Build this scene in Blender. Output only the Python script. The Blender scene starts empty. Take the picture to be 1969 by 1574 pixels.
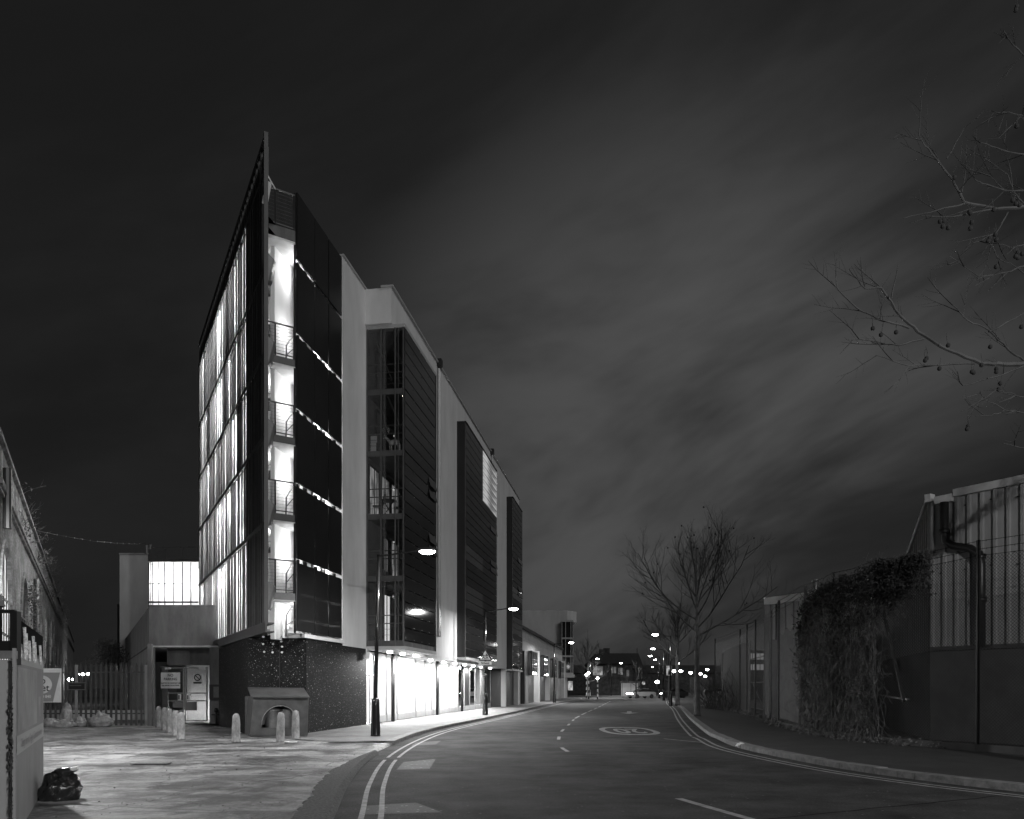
import bpy, math, random
from mathutils import Vector, Matrix
S = bpy.context.scene
COL = S.collection
EYE = 1.75; F = 1500.0; CX = 984.5; HY = 1320.0
# ---------------------------------------------------------------- camera
cd = bpy.data.cameras.new('camera'); cam = bpy.data.objects.new('camera', cd); COL.objects.link(cam)
cam.location = (0, 0, EYE); cam.rotation_euler = (math.radians(90), 0, 0)
cd.sensor_width = 36; cd.lens = F/1969*36; cd.shift_y = (HY-787)/1969; cd.clip_end = 3000; cd.clip_start = .05
S.camera = cam
S.view_settings.view_transform = 'Standard'; S.view_settings.look = 'None'
S.view_settings.exposure = 0; S.view_settings.gamma = 1
# ---------------------------------------------------------------- night sky with thin cloud
W = bpy.data.worlds.new('World'); S.world = W; W.use_nodes = True
nt = W.node_tree; nt.nodes.clear()
def nn(t, **k):
    n = nt.nodes.new(t)
    for a, b in k.items(): setattr(n, a, b)
    return n
def lk(a, b): nt.links.new(a, b)
out = nn('ShaderNodeOutputWorld'); bg = nn('ShaderNodeBackground')
tc = nn('ShaderNodeTexCoord')
def cloud(loc, rot, scl, ns, det, dist):
    m0 = nn('ShaderNodeMapping'); m0.inputs['Rotation'].default_value = rot; lk(tc.outputs['Generated'], m0.inputs['Vector'])
    mp = nn('ShaderNodeMapping'); mp.inputs['Location'].default_value = loc; mp.inputs['Scale'].default_value = scl
    lk(m0.outputs[0], mp.inputs['Vector'])
    n = nn('ShaderNodeTexNoise'); n.inputs['Scale'].default_value = ns; n.inputs['Detail'].default_value = det
    n.inputs['Roughness'].default_value = .58; n.inputs['Distortion'].default_value = dist
    lk(mp.outputs[0], n.inputs['Vector']); return n.outputs['Fac']
c1 = cloud((.3, .1, .2), (0, math.radians(26), 0), (1.0, 1, 2.6), 1.15, 5, .5)
c2 = cloud((2.3, .7, 1.2), (0, math.radians(20), 0), (1.0, 1, 3.4), 3.2, 8, .5)
# direction weights: brighter haze of town light low and to the right
def dirdot(v, lo, hi):
    d = nn('ShaderNodeVectorMath', operation='DOT_PRODUCT'); lk(tc.outputs['Generated'], d.inputs[0])
    d.inputs[1].default_value = Vector(v).normalized()
    m = nn('ShaderNodeMapRange', interpolation_type='SMOOTHSTEP'); m.inputs['From Min'].default_value = lo; m.inputs['From Max'].default_value = hi
    lk(d.outputs['Value'], m.inputs['Value']); return m.outputs[0]
def mth(op, a, b):
    m = nn('ShaderNodeMath', operation=op)
    for i, x in enumerate((a, b)):
        if isinstance(x, (int, float)): m.inputs[i].default_value = x
        else: lk(x, m.inputs[i])
    return m.outputs[0]
g1 = dirdot((.20, 1, .27), .895, 1.0)
g2 = dirdot((.85, 1, .70), .84, 1.0)
cm = nn('ShaderNodeMapRange', interpolation_type='SMOOTHSTEP'); cm.inputs['From Min'].default_value = .38; cm.inputs['From Max'].default_value = .64
lk(mth('ADD', mth('MULTIPLY', c1, .80), mth('MULTIPLY', c2, .20)), cm.inputs['Value'])
wgt = mth('ADD', mth('ADD', mth('MULTIPLY', g1, .050), mth('MULTIPLY', g2, .012)), .006)
val = mth('ADD', mth('MULTIPLY', cm.outputs[0], wgt), mth('ADD', .0105, mth('MULTIPLY', g1, .008)))
cmb = nn('ShaderNodeCombineXYZ')
for i in range(3): lk(val, cmb.inputs[i])
lk(cmb.outputs[0], bg.inputs['Color']); bg.inputs['Strength'].default_value = 1.0
lk(bg.outputs[0], out.inputs['Surface'])
# one weak, very soft sun lamp: the diffuse night glow over the town
sl = bpy.data.lights.new('sun', 'SUN'); sl.energy = .62; sl.angle = math.radians(25); so_ = bpy.data.objects.new('sun', sl); COL.objects.link(so_); so_.rotation_euler = Vector((-.66, .55, -.5)).to_track_quat('-Z', 'Y').to_euler()
# ---------------------------------------------------------------- helpers
def P(px, py, Y): return Vector(((px-CX)/F*Y, Y, EYE+(HY-py)/F*Y))
def G(px, py, z=0.0):
    Y = (EYE-z)*F/(py-HY); return Vector(((px-CX)/F*Y, Y, z))
def zz(py, Y): return EYE+(HY-py)/F*Y
ORG = {}
def tag(o, label=None, cat=None, group=None, kind=None):
    if label: o['label'] = label
    if cat: o['category'] = cat
    if group: o['group'] = group
    if kind: o['kind'] = kind
    return o
def thing(name, label, cat, loc=(0, 0, 0), group=None):
    o = bpy.data.objects.new(name, None); COL.objects.link(o); o.location = loc; o.empty_display_size = .3
    ORG[o.name] = Vector(loc); return tag(o, label, cat, group)
class MB:
    def __init__(s): s.v = []; s.f = []; s.m = []
    def face(s, pts, mi=0):
        b = len(s.v); s.v += [tuple(p) for p in pts]; s.f.append(tuple(range(b, b+len(pts)))); s.m.append(mi)
    def hexa(s, c, mi=0):
        b = len(s.v); s.v += [tuple(p) for p in c]
        for q in ((0, 3, 2, 1), (4, 5, 6, 7), (0, 1, 5, 4), (1, 2, 6, 5), (2, 3, 7, 6), (3, 0, 4, 7)):
            s.f.append(tuple(b+i for i in q)); s.m.append(mi)
    def box(s, x0, x1, y0, y1, z0, z1, mi=0):
        s.hexa([(x0, y0, z0), (x1, y0, z0), (x1, y1, z0), (x0, y1, z0), (x0, y0, z1), (x1, y0, z1), (x1, y1, z1), (x0, y1, z1)], mi)
    def obox(s, o, u, v, w, mi=0):   # corner + 3 edge vectors
        o = Vector(o); u = Vector(u); v = Vector(v); w = Vector(w)
        s.hexa([o, o+u, o+u+v, o+v, o+w, o+u+w, o+u+v+w, o+v+w], mi)
    def bar(s, a, b, w, h=None, mi=0, up=(0, 0, 1)):
        a = Vector(a); b = Vector(b); h = h or w; d = (b-a).normalized(); up = Vector(up)
        if abs(d.dot(up)) > .99: up = Vector((0, 1, 0))
        r = d.cross(up).normalized(); t = r.cross(d).normalized()
        s.obox(a-r*w/2-t*h/2, r*w, t*h, b-a, mi)
    def tube(s, pts, radii, n=8, mi=0, cap=True):
        pts = [Vector(p) for p in pts]
        if isinstance(radii, (int, float)): radii = [radii]*len(pts)
        b0 = len(s.v); ref = None
        for i, p in enumerate(pts):
            d = (pts[min(i+1, len(pts)-1)]-pts[max(i-1, 0)])
            if d.length < 1e-9: d = Vector((0, 0, 1))
            d.normalize()
            if ref is None: ref = Vector((0, 0, 1)) if abs(d.z) < .9 else Vector((1, 0, 0))
            r = (ref-d*ref.dot(d))
            if r.length < 1e-5: r = d.orthogonal()
            r.normalize(); ref = r; t = d.cross(r)
            for k in range(n):
                a = 2*math.pi*k/n
                s.v.append(tuple(p+(r*math.cos(a)+t*math.sin(a))*radii[i]))
        for i in range(len(pts)-1):
            for k in range(n):
                a = b0+i*n+k; b = b0+i*n+(k+1) % n
                s.f.append((a, b, b+n, a+n)); s.m.append(mi)
        if cap:
            s.f.append(tuple(b0+k for k in range(n))[::-1]); s.m.append(mi)
            e = b0+(len(pts)-1)*n; s.f.append(tuple(e+k for k in range(n))); s.m.append(mi)
    def lathe(s, c, prof, n=20, mi=0, sx=1, sy=1):
        c = Vector(c); b0 = len(s.v)
        for r, z in prof:
            for k in range(n):
                a = 2*math.pi*k/n; s.v.append((c.x+r*sx*math.cos(a), c.y+r*sy*math.sin(a), c.z+z))
        for i in range(len(prof)-1):
            for k in range(n):
                a = b0+i*n+k; b = b0+i*n+(k+1) % n
                s.f.append((a, b, b+n, a+n)); s.m.append(mi)
        s.f.append(tuple(b0+k for k in range(n))[::-1]); s.m.append(mi)
        e = b0+(len(prof)-1)*n; s.f.append(tuple(e+k for k in range(n))); s.m.append(mi)
    def blob(s, c, rx, ry, rz, n=10, m=7, jit=0, rng=None, mi=0):
        c = Vector(c); b0 = len(s.v)
        for i in range(m+1):
            th = math.pi*i/m
            for k in range(n):
                a = 2*math.pi*k/n; j = 1+(rng.uniform(-jit, jit) if rng else 0)
                s.v.append((c.x+rx*j*math.sin(th)*math.cos(a), c.y+ry*j*math.sin(th)*math.sin(a), c.z-rz*j*math.cos(th)))
        for i in range(m):
            for k in range(n):
                a = b0+i*n+k; b = b0+i*n+(k+1) % n
                s.f.append((a, b, b+n, a+n)); s.m.append(mi)
    def prism(s, poly, z0, z1, mi=0):
        n = len(poly); b = len(s.v)
        s.v += [(p[0], p[1], z0) for p in poly]+[(p[0], p[1], z1) for p in poly]
        s.f.append(tuple(range(b, b+n))[::-1]); s.m.append(mi)
        s.f.append(tuple(range(b+n, b+2*n))); s.m.append(mi)
        for i in range(n):
            j = (i+1) % n; s.f.append((b+i, b+j, b+n+j, b+n+i)); s.m.append(mi)
    def build(s, name, mats, parent=None, loc=None, smooth=False):
        o3 = Vector(loc) if loc is not None else (ORG[parent.name] if parent else Vector((0, 0, 0)))
        me = bpy.data.meshes.new(name)
        me.from_pydata([(v[0]-o3.x, v[1]-o3.y, v[2]-o3.z) for v in s.v], [], s.f)
        if not isinstance(mats, (list, tuple)): mats = [mats]
        for m in mats: me.materials.append(m)
        if len(mats) > 1:
            for p, i in zip(me.polygons, s.m): p.material_index = i
        if smooth:
            for p in me.polygons: p.use_smooth = True
        me.update(); o = bpy.data.objects.new(name, me); COL.objects.link(o)
        if parent: o.parent = parent; ORG[o.name] = ORG[parent.name]
        elif loc is not None: o.location = loc; ORG[o.name] = Vector(loc)
        else: ORG[o.name] = Vector((0, 0, 0))
        return o
def box(name, m, parent, *a):
    b = MB(); b.box(*a); return b.build(name, m, parent)
def copy_thing(root, loc, label):
    c = root.copy(); COL.objects.link(c); c.location = loc; c['label'] = label; ORG[c.name] = Vector(loc)
    for ch in list(root.children):
        k = ch.copy(); COL.objects.link(k); k.parent = c
        for g in list(ch.children):
            q = g.copy(); COL.objects.link(q); q.parent = k
    return c
class Frame:     # facade frame: s along, d outward, z up
    def __init__(s, o, t, out):
        s.o = Vector((o[0], o[1], 0)); s.t = Vector((t[0], t[1], 0)).normalized()
        n = Vector((s.t.y, -s.t.x, 0)); s.n = n if n.dot(Vector((out[0], out[1], 0))) > 0 else -n
    def p(s, a, d, z=0): return s.o+s.t*a+s.n*d+Vector((0, 0, z))
    def box(s, mb, a0, a1, d0, d1, z0, z1, mi=0):
        mb.obox(s.p(a0, d0, z0), s.t*(a1-a0), s.n*(d1-d0), Vector((0, 0, z1-z0)), mi)
def txt(s, size, origin, right, up, m, parent, name='lettering', align='CENTER', off=.004, bold=0, sx=1.0):
    cu = bpy.data.curves.new('t', 'FONT'); cu.body = s; cu.size = size; cu.align_x = align; cu.align_y = 'CENTER'; cu.offset = bold
    cu.resolution_u = 3
    o = bpy.data.objects.new('t', cu); COL.objects.link(o)
    bpy.context.view_layer.update()
    me = bpy.data.meshes.new_from_object(o.evaluated_get(bpy.context.evaluated_depsgraph_get()))
    bpy.data.objects.remove(o); bpy.data.curves.remove(cu)
    R = Vector(right).normalized(); U = Vector(up).normalized(); N = R.cross(U); O = Vector(origin)-(ORG[parent.name] if parent else Vector((0, 0, 0)))
    for v in me.vertices: v.co = O+R*v.co.x*sx+U*v.co.y+N*off
    me.materials.clear(); me.materials.append(m); me.name = name
    k = bpy.data.objects.new(name, me); COL.objects.link(k); k.parent = parent
    if parent: ORG[k.name] = ORG[parent.name]
    return k
# ---------------------------------------------------------------- materials (the photograph is monochrome: greys)
def mat(name, v, rough=.7, v2=None, nscale=3.0, det=6, stretch=(1, 1, 1), bump=0, bscale=None, metal=0, spec=.5, dist=0):
    m = bpy.data.materials.new(name); m.use_nodes = True; t = m.node_tree; b = t.nodes['Principled BSDF']
    b.inputs['Base Color'].default_value = (v, v, v, 1); b.inputs['Roughness'].default_value = rough
    b.inputs['Metallic'].default_value = metal; b.inputs['Specular IOR Level'].default_value = spec
    if v2 is not None or bump:
        c = t.nodes.new('ShaderNodeTexCoord'); mp = t.nodes.new('ShaderNodeMapping'); mp.inputs['Scale'].default_value = stretch
        t.links.new(c.outputs['Object'], mp.inputs['Vector'])
    if v2 is not None:
        n = t.nodes.new('ShaderNodeTexNoise'); n.inputs['Scale'].default_value = nscale; n.inputs['Detail'].default_value = det
        n.inputs['Roughness'].default_value = .65; n.inputs['Distortion'].default_value = dist
        t.links.new(mp.outputs[0], n.inputs['Vector'])
        r = t.nodes.new('ShaderNodeValToRGB'); r.color_ramp.elements[0].position = .32; r.color_ramp.elements[1].position = .68
        r.color_ramp.elements[0].color = (v, v, v, 1); r.color_ramp.elements[1].color = (v2, v2, v2, 1)
        t.links.new(n.outputs['Fac'], r.inputs[0]); t.links.new(r.outputs[0], b.inputs['Base Color'])
    if bump:
        n2 = t.nodes.new('ShaderNodeTexNoise'); n2.inputs['Scale'].default_value = bscale or nscale*4; n2.inputs['Detail'].default_value = 5
        t.links.new(mp.outputs[0], n2.inputs['Vector'])
        bp = t.nodes.new('ShaderNodeBump'); bp.inputs['Strength'].default_value = 1; bp.inputs['Distance'].default_value = bump
        t.links.new(n2.outputs['Fac'], bp.inputs['Height']); t.links.new(bp.outputs[0], b.inputs['Normal'])
    return m
def emis(name, v, strength=1.0):
    m = bpy.data.materials.new(name); m.use_nodes = True; b = m.node_tree.nodes['Principled BSDF']
    b.inputs['Base Color'].default_value = (v, v, v, 1); b.inputs['Emission Color'].default_value = (1, 1, 1, 1)
    b.inputs['Emission Strength'].default_value = strength; return m
def glass(name, alpha=.15, tint=.9, rough=.02):
    m = bpy.data.materials.new(name); m.use_nodes = True; t = m.node_tree; t.nodes.clear()
    o = t.nodes.new('ShaderNodeOutputMaterial'); mx = t.nodes.new('ShaderNodeMixShader')
    a = t.nodes.new('ShaderNodeBsdfTransparent'); a.inputs[0].default_value = (tint, tint, tint, 1)
    g = t.nodes.new('ShaderNodeBsdfGlossy'); g.inputs[0].default_value = (.9, .9, .9, 1); g.inputs['Roughness'].default_value = rough
    fr = t.nodes.new('ShaderNodeFresnel'); fr.inputs[0].default_value = 1.45
    ad = t.nodes.new('ShaderNodeMath'); ad.operation = 'MULTIPLY'; ad.inputs[1].default_value = alpha/.15
    t.links.new(fr.outputs[0], ad.inputs[0]); ad.use_clamp = True
    t.links.new(ad.outputs[0], mx.inputs[0]); t.links.new(a.outputs[0], mx.inputs[1]); t.links.new(g.outputs[0], mx.inputs[2])
    t.links.new(mx.outputs[0], o.inputs[0]); return m
def frosted(name, v=.8, tr=.7, clear=.15):
    m = bpy.data.materials.new(name); m.use_nodes = True; t = m.node_tree; t.nodes.clear()
    o = t.nodes.new('ShaderNodeOutputMaterial'); m1 = t.nodes.new('ShaderNodeMixShader'); m2 = t.nodes.new('ShaderNodeMixShader')
    d = t.nodes.new('ShaderNodeBsdfDiffuse'); d.inputs[0].default_value = (v*.6, v*.6, v*.6, 1)
    l = t.nodes.new('ShaderNodeBsdfTranslucent'); l.inputs[0].default_value = (v, v, v, 1)
    a = t.nodes.new('ShaderNodeBsdfTransparent')
    m1.inputs[0].default_value = tr; t.links.new(d.outputs[0], m1.inputs[1]); t.links.new(l.outputs[0], m1.inputs[2])
    m2.inputs[0].default_value = clear; t.links.new(m1.outputs[0], m2.inputs[1]); t.links.new(a.outputs[0], m2.inputs[2])
    t.links.new(m2.outputs[0], o.inputs[0]); return m
M = {}
M['render'] = mat('white_render', .50, .85, .62, 1.2, 8, (1, 1, .35), .004, 40)
M['render2'] = mat('cream_render', .40, .85, .52, .9, 8, (1, 1, .3), .004, 30)
M['concrete'] = mat('board_concrete', .075, .85, .17, 1.6, 9, (1, 1, .35), .006, 25)
M['concrete2'] = mat('stair_concrete', .50, .8, .70, 1.8, 8, (1, 1, .8), .006, 20)
M['dark'] = mat('dark_metal', .022, .45, .035, 3, 4)
M['panel'] = mat('black_panel', .011, .38, .016, .8, 5)
M['black'] = mat('black_paint', .012, .4)
M['blackgloss'] = mat('black_gloss_paint', .012, .16)
M['frame'] = mat('grey_frame', .09, .4, .12, 5, 3)
M['fin'] = mat('dark_fin_metal', .03, .5, .045, 2, 4)
M['frame2'] = mat('dark_sheeting', .035, .7, .07, 1.5, 7, (1, 1, .3))
M['louvre'] = mat('louvre_metal', .05, .45, .075, 3, 3)
M['steel'] = mat('galvanised_steel', .28, .42, .36, 9, 4, metal=.6)
M['palisade'] = mat('palisade_steel', .04, .5, .06, 9, 4)
M['white'] = mat('white_paint', .75, .6)
M['signwhite'] = mat('sign_white', .62, .5, .7, 4, 3)
M['signgrey'] = mat('sign_grey', .26, .5)
M['ink'] = mat('black_ink', .01, .6)
M['glass'] = glass('clear_glass', .15, .9)
M['darkglass'] = mat('dark_tinted_glass', .012, .06, .02, .7, 3, spec=.8)
M['tint'] = glass('tinted_glass', .18, .84)
M['frost'] = frosted('frosted_glass', .8, .75, .12)
M['frostgrey'] = frosted('grey_film_glass', .55, .6, .06)
M['chan'] = frosted('channel_glass', .95, .88, .36)
M['chan2'] = frosted('curtained_channel_glass', .5, .7, .08)
M['lamp'] = emis('lamp_glow', .9, 42)
M['lampfar'] = emis('lamp_glow_far', .9, 60)
M['bulk'] = emis('bulkhead_glow', .9, 14)
M['lit'] = emis('window_and_sign_glow', .3, .32)
_t = M['lit'].node_tree; _n = _t.nodes.new('ShaderNodeTexNoise'); _n.inputs['Scale'].default_value = 1.8; _n.inputs['Detail'].default_value = 6
_m = _t.nodes.new('ShaderNodeMapRange'); _m.inputs['From Min'].default_value = .38; _m.inputs['From Max'].default_value = .62; _m.inputs['To Min'].default_value = .06; _m.inputs['To Max'].default_value = .5
_t.links.new(_n.outputs['Fac'], _m.inputs['Value']); _t.links.new(_m.outputs[0], _t.nodes['Principled BSDF'].inputs['Emission Strength'])
M['archlit'] = emis('lit_arch_window', .6, .75)
M['litdim'] = emis('dim_lit_window', .2, .12)
M['litbright'] = emis('bright_window', .8, .9)
M['asphalt'] = mat('asphalt', .017, .8, .062, .8, 14, (1, 1, 1), .006, 160, spec=.16)
def aggregate(m, lo, hi, sc=70, th=.16, v=.16):
    t = m.node_tree; b = t.nodes['Principled BSDF']; base = b.inputs['Base Color'].links[0].from_socket; c = t.nodes.new('ShaderNodeTexCoord')
    n = t.nodes.new('ShaderNodeTexNoise'); n.inputs['Scale'].default_value = 28; n.inputs['Detail'].default_value = 9; n.inputs['Roughness'].default_value = .8; t.links.new(c.outputs['Object'], n.inputs['Vector'])
    mr = t.nodes.new('ShaderNodeMapRange'); mr.inputs['From Min'].default_value = .36; mr.inputs['From Max'].default_value = .64; mr.inputs['To Min'].default_value = lo; mr.inputs['To Max'].default_value = hi; t.links.new(n.outputs['Fac'], mr.inputs['Value'])
    mu = t.nodes.new('ShaderNodeMix'); mu.data_type = 'RGBA'; mu.blend_type = 'MULTIPLY'; mu.inputs[0].default_value = 1; t.links.new(base, mu.inputs[6]); t.links.new(mr.outputs[0], mu.inputs[7])
    vo = t.nodes.new('ShaderNodeTexVoronoi'); vo.inputs['Scale'].default_value = sc/10; vo.inputs['Randomness'].default_value = 1; t.links.new(c.outputs['Object'], vo.inputs['Vector'])
    lt = t.nodes.new('ShaderNodeMath'); lt.operation = 'LESS_THAN'; lt.inputs[1].default_value = th; t.links.new(vo.outputs['Distance'], lt.inputs[0])
    mx = t.nodes.new('ShaderNodeMix'); mx.data_type = 'RGBA'; t.links.new(lt.outputs[0], mx.inputs[0]); t.links.new(mu.outputs[2], mx.inputs[6]); mx.inputs[7].default_value = (v, v, v, 1); t.links.new(mx.outputs[2], b.inputs['Base Color'])
aggregate(M['asphalt'], .55, 1.6, 40, .07, .14)
M['patch'] = mat('asphalt_patch', .027, .7, .040, 6, 10, (1, 1, 1), .003, 200); aggregate(M['patch'], .6, 1.5)
M['pave'] = mat('footway_asphalt', .07, .75, .16, .9, 12, (1, 1, 1), .004, 120, dist=.6); aggregate(M['pave'], .65, 1.35, 60, .08, .25)
M['tar'] = mat('tar_seam', .008, 1, .016, 8, 4, spec=0)
M['kerb'] = mat('granite_kerb', .08, .7, .22, 5, 8, (1, 1, 1), .004, 60)
M['line'] = mat('worn_road_paint', .13, .7, .34, 5, 10)
M['bark'] = mat('plane_bark', .025, .85, .11, 5, 5, (1, 1, .6), .01, 20)
M['twig'] = mat('twig_bark', .022, .8, .055, 3, 2)
M['ball'] = mat('seed_ball', .015, .9)
M['leaf'] = mat('ivy_leaf', .028, .5, .07, 5, 2)
M['leafb'] = mat('shrub_leaf', .05, .6, .1, 5, 2)
M['stem'] = mat('dry_stem', .06, .8, .15, 5, 2)
M['sheet'] = mat('profiled_sheet', .20, .55, .27, 1.2, 6, (1, 1, .3))
M['trim'] = mat('pale_gutter', .33, .5, .4, 3, 3)
M['plinth'] = mat('warehouse_plinth', .035, .9, .065, 1, 6, (1, 1, 1), .004, 40)
M['wire'] = mat('fence_wire', .03, .5, metal=.5)
M['plastic'] = mat('black_bin_liner', .012, .20, None, bump=.03, bscale=9, stretch=(1, 1, 1))
M['whitebag'] = mat('white_rubbish_sack', .09, .5, .24, 8, 3, bump=.02, bscale=14)
M['frayed'] = mat('frayed_white_rope', .2, .9, .8, 30, 6, bump=.02, bscale=60)
M['matte'] = mat('matte_black_mesh', .006, .95, .012, 20, 4, spec=.02)
M['hoard'] = mat('weathered_hoarding', .13, .6, .19, 1.5, 6, (1, 1, .5))
M['hoardl'] = mat('hoarding_sheet', .26, .5, .32, 1.2, 7, (1, 1, .6))
M['wood'] = mat('timber_boards', .10, .8, .16, 4, 6, (6, 6, .4))
M['interior'] = mat('white_interior', .78, .8)
M['inter2'] = mat('grey_interior', .12, .8, .2, 1, 4)
M['roof'] = mat('slate_roof', .03, .8, .045, 2, 5)
M['car'] = mat('dark_car_paint', .04, .25)
M['carl'] = mat('silver_car_paint', .35, .3, metal=.4)
M['tyre'] = mat('rubber', .015, .8)

def brickmat(name, a, b, mortar, scale, off=(0, 0, 0), bump=.01, rot=None):
    m = bpy.data.materials.new(name); m.use_nodes = True; t = m.node_tree; bs = t.nodes['Principled BSDF']
    c = t.nodes.new('ShaderNodeTexCoord'); sp = t.nodes.new('ShaderNodeSeparateXYZ'); cb = t.nodes.new('ShaderNodeCombineXYZ')
    t.links.new(c.outputs['Object'], sp.inputs[0]); ad = t.nodes.new('ShaderNodeMath'); ad.operation = 'ADD'
    t.links.new(sp.outputs[0], ad.inputs[0]); t.links.new(sp.outputs[1], ad.inputs[1])
    t.links.new(ad.outputs[0], cb.inputs[0]); t.links.new(sp.outputs[2], cb.inputs[1])
    br = t.nodes.new('ShaderNodeTexBrick'); br.inputs['Scale'].default_value = scale
    br.inputs['Color1'].default_value = (a, a, a, 1); br.inputs['Color2'].default_value = (b, b, b, 1); br.inputs['Mortar'].default_value = (mortar, mortar, mortar, 1)
    br.inputs['Mortar Size'].default_value = .02
    t.links.new(cb.outputs[0], br.inputs['Vector'])
    n = t.nodes.new('ShaderNodeTexNoise'); n.inputs['Scale'].default_value = 1.3; n.inputs['Detail'].default_value = 8
    t.links.new(c.outputs['Object'], n.inputs['Vector'])
    mr = t.nodes.new('ShaderNodeMapRange'); mr.inputs['From Min'].default_value = .3; mr.inputs['From Max'].default_value = .7
    mr.inputs['To Min'].default_value = .35; mr.inputs['To Max'].default_value = 1.3; t.links.new(n.outputs['Fac'], mr.inputs['Value'])
    mu = t.nodes.new('ShaderNodeMix'); mu.data_type = 'RGBA'; mu.blend_type = 'MULTIPLY'; mu.inputs[0].default_value = 1
    t.links.new(br.outputs['Color'], mu.inputs[6]); t.links.new(mr.outputs[0], mu.inputs[7]); t.links.new(mu.outputs[2], bs.inputs['Base Color'])
    bp = t.nodes.new('ShaderNodeBump'); bp.inputs['Distance'].default_value = bump; bp.invert = True
    t.links.new(br.outputs['Fac'], bp.inputs['Height']); t.links.new(bp.outputs[0], bs.inputs['Normal'])
    bs.inputs['Roughness'].default_value = .9; return m
M['brick'] = brickmat('old_brick', .14, .30, .20, 4.4)
M['houseb'] = brickmat('house_brick', .05, .08, .06, 4)
# black podium render with pale chips
def chips():
    m = mat('black_speckled_render', .006, .7, .012, 1.5, 6, spec=.15); t = m.node_tree; b = t.nodes['Principled BSDF']
    c = t.nodes.new('ShaderNodeTexCoord'); base = b.inputs['Base Color'].links[0].from_socket; last = base
    for sc, th, v in ((16, .20, .12), (7.5, .11, .45), (2.4, .042, .8)):
        vo = t.nodes.new('ShaderNodeTexVoronoi'); vo.inputs['Scale'].default_value = sc; t.links.new(c.outputs['Object'], vo.inputs['Vector'])
        lt = t.nodes.new('ShaderNodeMath'); lt.operation = 'LESS_THAN'; lt.inputs[1].default_value = th; t.links.new(vo.outputs['Distance'], lt.inputs[0])
        mx = t.nodes.new('ShaderNodeMix'); mx.data_type = 'RGBA'; t.links.new(lt.outputs[0], mx.inputs[0])
        t.links.new(last, mx.inputs[6]); mx.inputs[7].default_value = (v, v, v, 1); last = mx.outputs[2]
    t.links.new(last, b.inputs['Base Color']); return m
M['speck'] = chips()
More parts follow.
